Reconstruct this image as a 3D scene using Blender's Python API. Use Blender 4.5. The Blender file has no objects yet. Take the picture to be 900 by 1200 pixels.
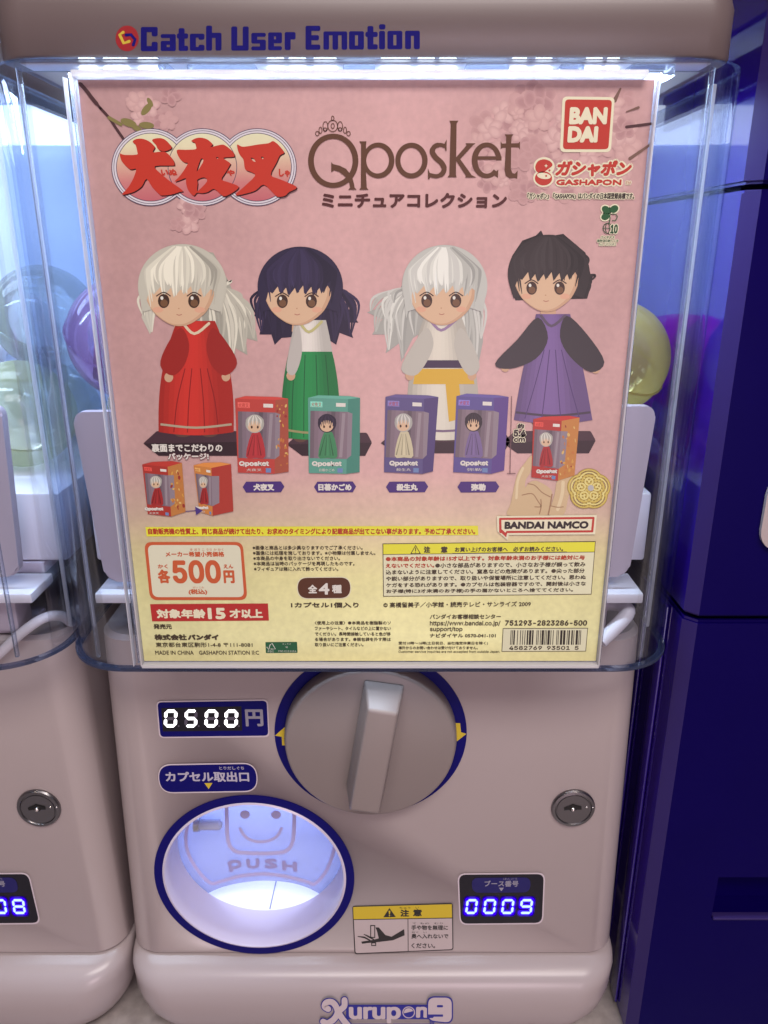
import bpy, bmesh, math, random, os
from mathutils import Vector, Matrix
from mathutils.geometry import tessellate_polygon

S = bpy.context.scene
COL = S.collection
R = math.radians
rnd = random.Random(7)

# ------------------------------------------------------------------ camera, world, lamps, exposure
PITCH, FOC, CAMZ = R(19.0), 901.0, 0.530
cam = bpy.data.cameras.new('camera')
cam.sensor_fit = 'VERTICAL'
cam.sensor_height = 24.0
cam.lens = 24.0 * FOC / 1200.0
cam.clip_start, cam.clip_end = 0.01, 50.0
camo = bpy.data.objects.new('camera', cam)
COL.objects.link(camo)
camo.location = (0, 0, CAMZ)
camo.rotation_euler = (R(90) - PITCH, 0, 0)
S.camera = camo

world = bpy.data.worlds.new("World")
S.world = world
world.use_nodes = True
world.node_tree.nodes['Background'].inputs[0].default_value = (0.60, 0.50, 0.56, 1)
world.node_tree.nodes['Background'].inputs[1].default_value = 0.16

S.view_settings.view_transform = 'Standard'
S.view_settings.look = 'None'
S.view_settings.exposure = 0.0
S.view_settings.gamma = 1.0
S.cycles.use_denoising = True
S.cycles.max_bounces = 14
S.cycles.transparent_max_bounces = 24
S.cycles.caustics_reflective = False
S.cycles.caustics_refractive = False
S.cycles.sample_clamp_indirect = 4.0


def area(name, loc, target, sx, sy, power, col):
    l = bpy.data.lights.new(name, 'AREA')
    l.shape = 'RECTANGLE'
    l.size, l.size_y = sx, sy
    l.energy = power
    l.color = col
    o = bpy.data.objects.new(name, l)
    COL.objects.link(o)
    o.location = loc
    d = Vector(target) - Vector(loc)
    o.rotation_euler = d.to_track_quat('-Z', 'Y').to_euler()
    return o


def point(name, loc, power, col, rad):
    l = bpy.data.lights.new(name, 'POINT')
    l.energy = power
    l.color = col
    l.shadow_soft_size = rad
    o = bpy.data.objects.new(name, l)
    COL.objects.link(o)
    o.location = loc
    return o


# the arcade's ceiling lights, above and behind the photographer
area('ceiling_lamp', (0.22, -0.75, 1.75), (0, 0.40, 0.42), 1.3, 0.5, 28.5, (1.0, 0.91, 0.87))
area('front_fill_lamp', (0.25, -1.05, 0.26), (0, 0.40, 0.10), 0.6, 0.4, 6.2, (1.0, 0.76, 0.84))  # low pinkish fill added to brighten the base front
for lx, ly, lz in ((-0.95, -0.35, 2.2), (-0.80, -0.5, 2.2), (0.75, -0.5, 2.3), (0.9, -0.4, 2.3), (0.55, -0.7, 2.3), (-0.5, -1.2, 2.2)):
    point('ceiling_spot', (lx, ly, lz), 2.2, (1.0, 0.80, 0.60), 0.02)

# ------------------------------------------------------------------ pixel of the 900x1200 photograph -> point on a real plane
CP, SP = math.cos(PITCH), math.sin(PITCH)


def ray(x, y):
    u = (600.0 - y) / FOC
    return Vector(((x - 450.0) / FOC, CP + u * SP, u * CP - SP))


def at(x, y, Y):                                  # on the vertical plane at depth Y
    d = ray(x, y)
    t = Y / d.y
    return Vector((d.x * t, Y, CAMZ + d.z * t))


# ------------------------------------------------------------------ materials
def s2l(c):
    c = c / 255.0
    return c / 12.92 if c <= 0.04045 else ((c + 0.055) / 1.055) ** 2.4


def lin(rgb, e=1.0):
    e = e if isinstance(e, tuple) else (e, e, e)
    return tuple(min(0.92, s2l(v) / k) for v, k in zip(rgb, e))


MATS = {}


def mat(name, col, rough=0.5, metal=0.0, spec=0.5, emit=None, estr=0.0, noise=0.0, nscale=60.0, coat=0.0, bump=0.0):
    if name in MATS:
        return MATS[name]
    m = bpy.data.materials.new(name)
    m.use_nodes = True
    nt = m.node_tree
    b = nt.nodes['Principled BSDF']
    b.inputs['Base Color'].default_value = (*col, 1)
    b.inputs['Roughness'].default_value = rough
    b.inputs['Metallic'].default_value = metal
    b.inputs['Specular IOR Level'].default_value = spec
    b.inputs['Coat Weight'].default_value = coat
    b.inputs['Coat Roughness'].default_value = 0.08
    if emit:
        b.inputs['Emission Color'].default_value = (*emit, 1)
        b.inputs['Emission Strength'].default_value = estr
    if noise or bump:
        tc = nt.nodes.new('ShaderNodeTexCoord')
        n = nt.nodes.new('ShaderNodeTexNoise')
        n.inputs['Scale'].default_value = nscale
        n.inputs['Detail'].default_value = 5
        nt.links.new(tc.outputs['Object'], n.inputs['Vector'])
        if noise:
            mx = nt.nodes.new('ShaderNodeMix')
            mx.data_type = 'RGBA'
            mx.inputs[6].default_value = (*[max(0, c * (1 - noise)) for c in col], 1)
            mx.inputs[7].default_value = (*[min(1, c * (1 + noise)) for c in col], 1)
            nt.links.new(n.outputs['Fac'], mx.inputs[0])
            nt.links.new(mx.outputs[2], b.inputs['Base Color'])
        if bump:
            n2 = nt.nodes.new('ShaderNodeTexNoise')
            n2.inputs['Scale'].default_value = 1400
            nt.links.new(tc.outputs['Object'], n2.inputs['Vector'])
            bp = nt.nodes.new('ShaderNodeBump')
            bp.inputs['Strength'].default_value = bump
            bp.inputs['Distance'].default_value = 0.0002
            nt.links.new(n2.outputs['Fac'], bp.inputs['Height'])
            nt.links.new(bp.outputs['Normal'], b.inputs['Normal'])
    MATS[name] = m
    return m


EP = (1.04, 0.91, 0.89)                                          # how bright white paper reads on the poster


def ink(r, g, b, rough=0.38):                      # a printing ink, given as it reads on the poster
    return mat('ink_%d_%d_%d' % (r, g, b), lin((r, g, b), EP), rough, spec=0.35)


def clear_plastic(name, tint, edge, rough=0.03, body=0.0, bodycol=(1, 1, 1), refl=0.5):
    """thin clear plastic: see-through, tinted, mirror-like at glancing angles, with a little of its own body colour"""
    if name in MATS:
        return MATS[name]
    m = bpy.data.materials.new(name)
    m.use_nodes = True
    nt = m.node_tree
    nt.nodes.remove(nt.nodes['Principled BSDF'])
    out = nt.nodes['Material Output']
    lw = nt.nodes.new('ShaderNodeLayerWeight')
    lw.inputs['Blend'].default_value = 0.35
    cr = nt.nodes.new('ShaderNodeMix')
    cr.data_type = 'RGBA'
    cr.inputs[6].default_value = (*tint, 1)
    cr.inputs[7].default_value = (*edge, 1)
    nt.links.new(lw.outputs['Facing'], cr.inputs[0])
    tr = nt.nodes.new('ShaderNodeBsdfTransparent')
    nt.links.new(cr.outputs[2], tr.inputs['Color'])
    gl = nt.nodes.new('ShaderNodeBsdfGlossy')
    gl.inputs['Roughness'].default_value = rough
    fr = nt.nodes.new('ShaderNodeFresnel')
    fr.inputs['IOR'].default_value = 1.49
    ml = nt.nodes.new('ShaderNodeMath')
    ml.operation = 'MULTIPLY'
    ml.inputs[1].default_value = refl
    nt.links.new(fr.outputs[0], ml.inputs[0])
    mx = nt.nodes.new('ShaderNodeMixShader')
    nt.links.new(ml.outputs[0], mx.inputs[0])
    nt.links.new(tr.outputs[0], mx.inputs[1])
    nt.links.new(gl.outputs[0], mx.inputs[2])
    last = mx
    if body:
        df = nt.nodes.new('ShaderNodeBsdfDiffuse')
        df.inputs['Color'].default_value = (*bodycol, 1)
        tl = nt.nodes.new('ShaderNodeBsdfTranslucent')
        tl.inputs['Color'].default_value = (*bodycol, 1)
        m1 = nt.nodes.new('ShaderNodeMixShader')
        nt.links.new(df.outputs[0], m1.inputs[1])
        nt.links.new(tl.outputs[0], m1.inputs[2])
        m2 = nt.nodes.new('ShaderNodeMixShader')
        m2.inputs[0].default_value = body
        nt.links.new(mx.outputs[0], m2.inputs[1])
        nt.links.new(m1.outputs[0], m2.inputs[2])
        last = m2
    nt.links.new(last.outputs[0], out.inputs['Surface'])
    MATS[name] = m
    return m


def ramp_material(name, stops, z0, z1, rough=0.38, noise=0.05, nscale=35.0, mid=None):
    """printed paper: an ink gradient running up the sheet, with the mottle of washi paper"""
    m = bpy.data.materials.new(name)
    m.use_nodes = True
    nt = m.node_tree
    b = nt.nodes['Principled BSDF']
    b.inputs['Roughness'].default_value = rough
    b.inputs['Specular IOR Level'].default_value = 0.35
    tc = nt.nodes.new('ShaderNodeTexCoord')
    sp = nt.nodes.new('ShaderNodeSeparateXYZ')
    nt.links.new(tc.outputs['Object'], sp.inputs[0])
    mr = nt.nodes.new('ShaderNodeMapRange')
    mr.inputs[1].default_value, mr.inputs[2].default_value = z0, z1
    nt.links.new(sp.outputs['Z'], mr.inputs[0])
    cr = nt.nodes.new('ShaderNodeValToRGB')
    el = cr.color_ramp.elements
    while len(el) < len(stops):
        el.new(0.5)
    for e, (p, c) in zip(el, stops):
        e.position = p
        e.color = (*c, 1)
    nt.links.new(mr.outputs[0], cr.inputs[0])
    last = cr.outputs[0]
    for sc, am in ((nscale, noise), (nscale * 9, noise * 0.8)):
        n = nt.nodes.new('ShaderNodeTexNoise')
        n.inputs['Scale'].default_value = sc
        n.inputs['Detail'].default_value = 6
        nt.links.new(tc.outputs['Object'], n.inputs['Vector'])
        mp = nt.nodes.new('ShaderNodeMapRange')
        mp.inputs[1].default_value, mp.inputs[2].default_value = 0.3, 0.7
        mp.inputs[3].default_value, mp.inputs[4].default_value = 1 - am, 1 + am
        nt.links.new(n.outputs['Fac'], mp.inputs[0])
        mx = nt.nodes.new('ShaderNodeVectorMath')
        mx.operation = 'SCALE'
        nt.links.new(last, mx.inputs[0])
        nt.links.new(mp.outputs[0], mx.inputs['Scale'])
        last = mx.outputs[0]
    if mid is not None:  # light falloff painted into the ink: darker away from the middle
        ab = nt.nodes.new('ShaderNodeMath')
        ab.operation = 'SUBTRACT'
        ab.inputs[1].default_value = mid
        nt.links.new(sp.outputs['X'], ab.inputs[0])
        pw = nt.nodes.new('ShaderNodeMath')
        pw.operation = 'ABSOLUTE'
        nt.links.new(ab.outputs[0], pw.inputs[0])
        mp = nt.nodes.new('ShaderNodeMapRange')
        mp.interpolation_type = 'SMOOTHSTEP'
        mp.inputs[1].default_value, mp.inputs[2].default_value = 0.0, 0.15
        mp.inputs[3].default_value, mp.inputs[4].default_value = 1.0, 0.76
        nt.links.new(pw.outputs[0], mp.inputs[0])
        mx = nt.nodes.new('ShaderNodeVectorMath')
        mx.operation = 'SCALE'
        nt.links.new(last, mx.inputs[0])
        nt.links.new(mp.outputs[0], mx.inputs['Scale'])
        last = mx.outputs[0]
    nt.links.new(last, b.inputs['Base Color'])
    MATS[name] = m
    return m


BODY = mat('ivory_plastic', (0.418, 0.360, 0.357), 0.33, noise=0.05, nscale=9, bump=0.10)
BASEM = mat('glossy_ivory_plastic', (0.39, 0.335, 0.340), 0.24, noise=0.02, nscale=12, spec=0.35)
HEADM = mat('header_plastic', (0.135, 0.103, 0.104), 0.40, noise=0.03, nscale=10)
WHITE = mat('white_plastic', (0.74, 0.72, 0.78), 0.4, noise=0.02)
PANELM = mat('tray_plastic', (0.45, 0.39, 0.46), 0.45, noise=0.03, nscale=20)
BACKM = mat('back_wall_plastic', (0.62, 0.70, 0.86), 0.35, noise=0.03, nscale=8)
NAVY = mat('navy_print', (0.004, 0.003, 0.125), 0.4, spec=0.15)
NAVYTXT = mat('navy_lettering', (0.008, 0.006, 0.13), 0.5, spec=0.1)
BLACK = mat('black_window', (0.006, 0.005, 0.012), 0.15)
GREYTXT = mat('grey_lettering', (0.30, 0.29, 0.36), 0.5)
YELLOW = mat('yellow_print', (0.62, 0.47, 0.03), 0.45)
DARK = mat('dark_void', (0.05, 0.05, 0.06), 0.6)
CHROME = mat('lock_metal', (0.23, 0.22, 0.23), 0.28, metal=1.0)
CHROME2 = mat('lock_bright_metal', (0.75, 0.72, 0.70), 0.18, metal=1.0)
STEEL = mat('steel', (0.6, 0.62, 0.66), 0.3, metal=1.0)
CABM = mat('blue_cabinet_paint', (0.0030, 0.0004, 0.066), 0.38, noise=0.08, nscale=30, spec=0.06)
CABE = mat('blue_cabinet_lit_edge', (0.030, 0.018, 0.115), 0.4, spec=0.2)  # lighter copy of the cabinet paint: light on the chamfer painted in
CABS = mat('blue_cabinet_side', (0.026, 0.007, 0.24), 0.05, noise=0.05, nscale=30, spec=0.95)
LEDW = mat('white_led', (1, 1, 1), emit=(0.80, 0.90, 1.0), estr=7.0)
BANDM = mat('light_tube', (1, 1, 1), emit=(0.78, 0.88, 1.0), estr=2.2)
SEGW = mat('white_segment', (1, 1, 1), emit=(1.0, 0.97, 1.0), estr=2.2)
SEGOFF = mat('unlit_segment', (0.10, 0.09, 0.13), 0.4)
SEGB = mat('blue_segment', (0.3, 0.4, 1), emit=(0.33, 0.50, 1.0), estr=1.6)
SEGG = [(3.4, mat('blue_led_faint_glow', (0.004, 0.0, 0.1), emit=(0.015, 0.0, 0.22), estr=1.0)), (2.2, mat('blue_led_glow', (0.01, 0.0, 0.3), emit=(0.045, 0.0, 0.85), estr=1.0))]
COVER = clear_plastic('clear_cover', (0.96, 0.975, 0.99), (0.80, 0.86, 0.96), 0.03, refl=0.30)
RIMM = clear_plastic('cover_rim', (0.80, 0.84, 0.92), (0.30, 0.34, 0.48), 0.06, body=0.35, bodycol=(0.11, 0.13, 0.22), refl=1.0)
HOLD = clear_plastic('holder_plastic', (0.90, 0.92, 0.96), (0.6, 0.66, 0.85), 0.04, body=0.12, bodycol=(0.8, 0.85, 0.95), refl=0.8)
HEDGE = clear_plastic('holder_edge_glow', (0.9, 0.92, 0.96), (0.8, 0.85, 0.95), 0.1, body=0.75, bodycol=(0.92, 0.92, 0.95), refl=0.6)  # white body paints the light carried to the clear plastic's edges


# ------------------------------------------------------------------ mesh helpers
class MB:
    """collects faces with their materials and links them as one mesh object (world coordinates in, parent-local out)"""

    def __init__(self):
        self.bm = bmesh.new()
        self.mats = []

    def mi(self, m):
        if m not in self.mats:
            self.mats.append(m)
        return self.mats.index(m)

    def face(self, pts, m, smooth=False):
        vs = [self.bm.verts.new(p) for p in pts]
        f = self.bm.faces.new(vs)
        f.material_index = self.mi(m)
        f.smooth = smooth
        return f

    def add(self, other, m, smooth=True, M=None):
        """merge another bmesh"""
        i = self.mi(m)
        mp = {}
        for v in other.verts:
            mp[v] = self.bm.verts.new(M @ v.co if M else v.co)
        for f in other.faces:
            try:
                g = self.bm.faces.new([mp[v] for v in f.verts])
            except ValueError:
                continue
            g.material_index = i
            g.smooth = smooth
        other.free()
        return self

    def build(self, name, parent=None, sharp=None):
        bmesh.ops.recalc_face_normals(self.bm, faces=self.bm.faces[:]) if sharp is not None else None
        me = bpy.data.meshes.new(name)
        if sharp is not None:
            for e in self.bm.edges:
                if len(e.link_faces) == 2 and e.calc_face_angle(0) > R(sharp):
                    e.smooth = False
        self.bm.to_mesh(me)
        self.bm.free()
        for m in self.mats:
            me.materials.append(m)
        o = bpy.data.objects.new(name, me)
        COL.objects.link(o)
        if parent is not None:
            off = world_loc(parent)
            me.transform(Matrix.Translation(-off))
            o.parent = parent
        return o


def world_loc(o):
    p = Vector((0, 0, 0))
    while o is not None:
        p = p + o.location
        o = o.parent
    return p


def rbox(x0, x1, y0, y1, z0, z1, bev=0.0, seg=2):
    bm = bmesh.new()
    bmesh.ops.create_cube(bm, size=1.0)
    for v in bm.verts:
        v.co = Vector(((x0 + x1) / 2 + v.co.x * (x1 - x0), (y0 + y1) / 2 + v.co.y * (y1 - y0), (z0 + z1) / 2 + v.co.z * (z1 - z0)))
    if bev > 0:
        bmesh.ops.bevel(bm, geom=bm.edges[:], offset=bev, segments=seg, affect='EDGES', profile=0.5)
    return bm


def one(name, bm, m, parent=None, sharp=35):
    k = MB()
    k.add(bm, m)
    return k.build(name, parent, sharp)


def tube(pts, rad, n=10, cap=True):
    bm = bmesh.new()
    rings = []
    P = [Vector(p) for p in pts]
    up = Vector((0.13, 0.2, 1)).normalized()
    for i, p in enumerate(P):
        d = (P[min(i + 1, len(P) - 1)] - P[max(i - 1, 0)]).normalized()
        a = d.cross(up)
        if a.length < 1e-4:
            a = d.cross(Vector((1, 0, 0)))
        a.normalize()
        b = d.cross(a).normalized()
        r = rad[i] if isinstance(rad, (list, tuple)) else rad
        rings.append([bm.verts.new(p + (a * math.cos(t) + b * math.sin(t)) * r) for t in [2 * math.pi * k / n for k in range(n)]])
    for i in range(len(rings) - 1):
        for k in range(n):
            bm.faces.new((rings[i][k], rings[i][(k + 1) % n], rings[i + 1][(k + 1) % n], rings[i + 1][k]))
    if cap:
        bm.faces.new(rings[0][::-1])
        bm.faces.new(rings[-1])
    return bm


def lathe_y(cx, cz, prof, n=64, cap0=False, cap1=False):
    """surface turned round an axis along Y; prof = [(radius, y)]"""
    bm = bmesh.new()
    rings = []
    for r, y in prof:
        if r < 1e-6:
            rings.append([bm.verts.new((cx, y, cz))])
        else:
            rings.append([bm.verts.new((cx + r * math.cos(2 * math.pi * k / n), y, cz + r * math.sin(2 * math.pi * k / n))) for k in range(n)])
    for a, b in zip(rings, rings[1:]):
        for k in range(n):
            q = [a[k % len(a)], a[(k + 1) % len(a)], b[(k + 1) % len(b)], b[k % len(b)]]
            q2 = []
            for v in q:
                if v not in q2:
                    q2.append(v)
            if len(q2) > 2:
                bm.faces.new(q2)
    if cap0:
        bm.faces.new(rings[0])
    if cap1:
        bm.faces.new(rings[-1])
    return bm


def smooth_closed(pts, n=5):
    out = []
    N = len(pts)
    for i in range(N):
        p0, p1, p2, p3 = (Vector(pts[(i + j - 1) % N]) for j in range(4))
        for k in range(n):
            t = k / n
            out.append(tuple(0.5 * ((2 * p1) + (-p0 + p2) * t + (2 * p0 - 5 * p1 + 4 * p2 - p3) * t * t + (-p0 + 3 * p1 - 3 * p2 + p3) * t ** 3)))
    return out


def smooth_open(pts, n=6):
    out = []
    N = len(pts)
    for i in range(N - 1):
        p0, p1, p2, p3 = (Vector(pts[min(max(i + j - 1, 0), N - 1)]) for j in range(4))
        for k in range(n):
            t = k / n
            out.append(tuple(0.5 * ((2 * p1) + (-p0 + p2) * t + (2 * p0 - 5 * p1 + 4 * p2 - p3) * t * t + (-p0 + 3 * p1 - 3 * p2 + p3) * t ** 3)))
    out.append(tuple(pts[-1]))
    return out


def ell(cx, cy, rx, ry=None, n=40, a0=0, a1=360, rot=0):
    ry = rx if ry is None else ry
    full = abs(a1 - a0) >= 360
    m = n if full else n + 1
    c, s = math.cos(R(rot)), math.sin(R(rot))
    out = []
    for k in range(m):
        t = R(a0 + (a1 - a0) * k / n)
        x, y = rx * math.cos(t), ry * math.sin(t)
        out.append((cx + x * c - y * s, cy + x * s + y * c))
    return out


def rquad(q, r, n=5):
    """quad (4 photo points, clockwise) with rounded corners"""
    out = []
    for i in range(4):
        p, a, b = Vector(q[i]), Vector(q[i - 1]), Vector(q[(i + 1) % 4])
        da, db = (a - p).normalized(), (b - p).normalized()
        s, e = p + da * r, p + db * r
        for k in range(n + 1):
            t = k / n
            out.append(tuple(s * (1 - t) ** 2 + p * 2 * t * (1 - t) + e * t * t))
    return out


# ------------------------------------------------------------------ print: flat artwork on a vertical plane, traced in photo pixels
try:
    FONT = bpy.data.fonts.load(os.path.join(bpy.utils.system_resource('DATAFILES'), 'fonts', 'Inter.woff2'))
except Exception:
    FONT = None
GLYPH = {}


def glyphs(s, res, plain):
    key = (s, res, plain)
    if key in GLYPH:
        return GLYPH[key]
    c = bpy.data.curves.new('lettering', 'FONT')
    if FONT and not plain and all(ord(q) < 128 for q in s):
        c.font = FONT
    c.body = s
    c.resolution_u = res
    o = bpy.data.objects.new('lettering', c)
    COL.objects.link(o)
    dg = bpy.context.evaluated_depsgraph_get()
    dg.update()
    me = bpy.data.meshes.new_from_object(o.evaluated_get(dg))
    vs = [(v.co.x, v.co.y) for v in me.vertices]
    fs = [tuple(p.vertices) for p in me.polygons]
    bpy.data.objects.remove(o)
    bpy.data.curves.remove(c)
    bpy.data.meshes.remove(me)
    GLYPH[key] = (vs, fs)
    return vs, fs


class Print(MB):
    LAY = 0.00005

    def __init__(self, Y):
        super().__init__()
        self.Y = Y

    def pt(self, p, lay):
        v = at(p[0], p[1], self.Y)
        return Vector((v.x, self.Y - lay * self.LAY, v.z))

    def poly(self, pts, m, lay, holes=()):
        loops = [[self.pt(p, lay) for p in L] for L in [pts, *holes]]
        flat = [p for L in loops for p in L]
        try:
            tri = tessellate_polygon([[Vector((p.x, p.z, 0)) for p in L] for L in loops])
        except Exception:
            return self
        i = self.mi(m)
        vs = [self.bm.verts.new(p) for p in flat]
        for t in tri:
            a, b, c = (vs[j] for j in t)
            n = (b.co - a.co).cross(c.co - a.co)
            if n.length < 1e-13:
                continue
            try:
                f = self.bm.faces.new((a, b, c) if n.y < 0 else (a, c, b))
                f.material_index = i
            except ValueError:
                pass
        return self

    def ring(self, outer, inner, m, lay):
        i = self.mi(m)
        A = [self.bm.verts.new(self.pt(p, lay)) for p in outer]
        B = [self.bm.verts.new(self.pt(p, lay)) for p in inner]
        n = len(A)
        for k in range(n):
            f = self.bm.faces.new((A[k], A[(k + 1) % n], B[(k + 1) % n], B[k]))
            f.material_index = i
        return self

    def stroke(self, pts, w, m, lay, caps=True):
        """a pen stroke of width w (one number or one per point)"""
        P = [Vector(p) for p in pts]
        W = w if isinstance(w, (list, tuple)) else [w] * len(P)
        L, Rr = [], []
        for i, p in enumerate(P):
            d = P[min(i + 1, len(P) - 1)] - P[max(i - 1, 0)]
            if d.length < 1e-9:
                d = Vector((1, 0))
            d.normalize()
            nrm = Vector((-d.y, d.x)) * W[i] / 2
            L.append(p + nrm)
            Rr.append(p - nrm)
        i = self.mi(m)
        for k in range(len(P) - 1):
            f = self.bm.faces.new([self.bm.verts.new(self.pt(q, lay)) for q in (L[k], L[k + 1], Rr[k + 1], Rr[k])])
            f.material_index = i
        if caps:
            for q, ww in ((P[0], W[0]), (P[-1], W[-1])):
                if ww > 0.3:
                    self.poly(ell(q.x, q.y, ww / 2, n=10), m, lay + 0.1)
        return self

    def text(self, s, x0, y0, x1, y1, m, lay, bold=0.0, outline=None, ow=0.0, res=2, shear=0.0, slope=0.0, plain=False):
        """lettering whose ink fills the box; x0,x1 at mid height, y0,y1 at mid width; bold and ow in photo pixels"""
        vs, fs = glyphs(s, res, plain)
        if not vs:
            return self
        ax, bx = min(v[0] for v in vs), max(v[0] for v in vs)
        ay, by = min(v[1] for v in vs), max(v[1] for v in vs)
        ym, xm = (y0 + y1) / 2, (x0 + x1) / 2
        P0, P1 = at(x0, ym, self.Y), at(x1, ym, self.Y)
        Q0, Q1 = at(xm, y0, self.Y), at(xm, y1, self.Y)
        pxm = (P1.x - P0.x) / max(1e-6, (x1 - x0))
        X0, X1 = P0.x + bold * pxm, P1.x - bold * pxm
        Z1, Z0 = Q0.z - bold * pxm, Q1.z + bold * pxm
        base = []
        for v in vs:
            u, w = (v[0] - ax) / max(1e-9, bx - ax), (v[1] - ay) / max(1e-9, by - ay)
            X = X0 + u * (X1 - X0) + shear * (w - 0.5) * (Z1 - Z0)
            Z = Z0 + w * (Z1 - Z0) + slope * (u - 0.5) * (X1 - X0)
            base.append((X, Z))

        def strike(dx, dz, l, mt):
            i = self.mi(mt)
            V = [self.bm.verts.new((X + dx, self.Y - l * self.LAY, Z + dz)) for X, Z in base]
            for f in fs:
                try:
                    g = self.bm.faces.new([V[k] for k in f])
                    g.material_index = i
                except ValueError:
                    pass
        if outline is not None:
            r = (bold + ow) * pxm
            for k in range(10):
                strike(r * math.cos(k * math.pi / 5), r * math.sin(k * math.pi / 5), lay + 0.06 * k, outline)
            lay += 0.8
        if bold > 0:
            r = bold * pxm
            n = 4 if bold < 0.5 else 8
            for k in range(n):
                strike(r * math.cos(k * 2 * math.pi / n + 0.4), r * math.sin(k * 2 * math.pi / n + 0.4), lay + 0.1 * k, m)
        strike(0, 0, lay + 0.85, m)
        return self

    def build(self, name, parent=None, sharp=None):
        for f in self.bm.faces:
            f.normal_update()
            if f.normal.y > 0:
                f.normal_flip()
        return super().build(name, parent, None)


def cx(pts, sc, ox, oy):                           # points read off an enlarged crop -> photo pixels
    return [(x / sc + ox, y / sc + oy) for x, y in pts]


# ------------------------------------------------------------------ things
def thing(name, label, cat, loc, group=None):
    o = bpy.data.objects.new(name, None)
    o.empty_display_size = 0.02
    COL.objects.link(o)
    o.location = loc
    return tag(o, label, cat, group)


def tag(o, label, cat, group=None):
    o['label'] = label
    o['category'] = cat
    if group:
        o['group'] = group
    return o


def dup(o, parent=None):
    c = o.copy()
    COL.objects.link(c)
    c.parent = parent
    for ch in [k for k in bpy.data.objects if k.parent is o]:
        dup(ch, c)
    return c


Z = lambda r: CAMZ + r                              # heights below were measured from the lens

# ------------------------------------------------------------------ setting
fl = MB()
fl.face([(-4, -4, 0), (4, -4, 0), (4, 4, 0), (-4, 4, 0)], mat('floor_tile', (0.36, 0.32, 0.31), 0.35, noise=0.55, nscale=90))
fl.build('floor')['kind'] = 'structure'

# ------------------------------------------------------------------ the capsule machine
XC, PITCHX = -0.008, 0.345
YP, YCOV, YBODY, YBACK = 0.364, 0.368, 0.408, 0.60


def section(hw, yf, yb, r, z, n=8, rb=None):
    """rounded rectangle seen from above, anticlockwise from the back left"""
    rb = r if rb is None else rb
    pts = []
    for (sx, yy, a0, rr) in ((-1, yf, 180, r), (1, yf, 270, r), (1, yb, 0, rb), (-1, yb, 90, rb)):
        ox = XC + sx * (hw - rr)
        oy = yy + rr if yy == yf else yy - rr
        for k in range(n + 1):
            t = R(a0 + 90 * k / n)
            pts.append(Vector((ox + rr * math.cos(t), oy + rr * math.sin(t), z)))
    return pts


def loft(secs, cap0=True, cap1=True):
    bm = bmesh.new()
    rings = [[bm.verts.new(p) for p in s] for s in secs]
    for a, b in zip(rings, rings[1:]):
        n = len(a)
        for k in range(n):
            bm.faces.new((a[k], a[(k + 1) % n], b[(k + 1) % n], b[k]))
    if cap0:
        bm.faces.new(rings[0][::-1])
    if cap1:
        bm.faces.new(rings[-1])
    return bm


machine = thing('capsule_machine', 'ivory capsule vending machine behind the framed pink poster, with big round dial', 'capsule machine', (XC, 0.5, 0.0), 'capsule machines in a row')

# body with the round outlet cut through it
OX, OZ, OR = -0.0868, Z(-0.3996), 0.0622
k = MB()
k.add(loft([section(0.1625, YBODY + 0.0025, 0.70, 0.020, Z(-0.2190)), section(0.1648, YBODY, 0.70, 0.020, Z(-0.2215)),
            section(0.1703, YBODY, 0.70, 0.020, Z(-0.4655)), section(0.1693, YBODY + 0.001, 0.70, 0.020, Z(-0.4672))]), BODY)
body = k.build('body', None, 35)
cut = one('cutter', lathe_y(OX, OZ, [(OR, YBODY - 0.05), (OR, YBODY + 0.115)], 96, True, True), BODY)
bo = body.modifiers.new('cut', 'BOOLEAN')
bo.object = cut
bo.solver = 'EXACT'
dg = bpy.context.evaluated_depsgraph_get()
dg.update()
me = bpy.data.meshes.new_from_object(body.evaluated_get(dg))
body.modifiers.clear()
body.data = me
bpy.data.objects.remove(cut)
cut = one('cutter', rbox(OX - 0.0625, OX + 0.0625, YBODY + 0.0283, YBODY + 0.1, OZ - 0.0595, OZ + 0.0610), BODY)
bo = body.modifiers.new('cut', 'BOOLEAN')
bo.object = cut
bo.solver = 'EXACT'
dg.update()
me = bpy.data.meshes.new_from_object(body.evaluated_get(bpy.context.evaluated_depsgraph_get()))
body.modifiers.clear()
body.data = me
bpy.data.objects.remove(cut)
me.transform(Matrix.Translation(-machine.location))
body.parent = machine

# base that bulges forward below the seam
one('base', loft([section(0.1685, YBODY + 0.002, 0.72, 0.020, Z(-0.4680)), section(0.1705, YBODY - 0.0005, 0.72, 0.021, Z(-0.4692)),
                  section(0.1712, 0.4035, 0.72, 0.023, Z(-0.4708)), section(0.1716, 0.3975, 0.72, 0.026, Z(-0.4735)),
                  section(0.1717, 0.3930, 0.72, 0.028, Z(-0.4780)), section(0.1710, 0.3905, 0.72, 0.031, Z(-0.4850)),
                  section(0.1705, 0.3895, 0.72, 0.032, Z(-0.4950)), section(0.1680, 0.3900, 0.72, 0.034, Z(-0.5080)),
                  section(0.1630, 0.3930, 0.72, 0.036, Z(-0.5190)), section(0.1560, 0.3990, 0.72, 0.036, Z(-0.5285))]), BASEM, machine, 50)

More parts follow.
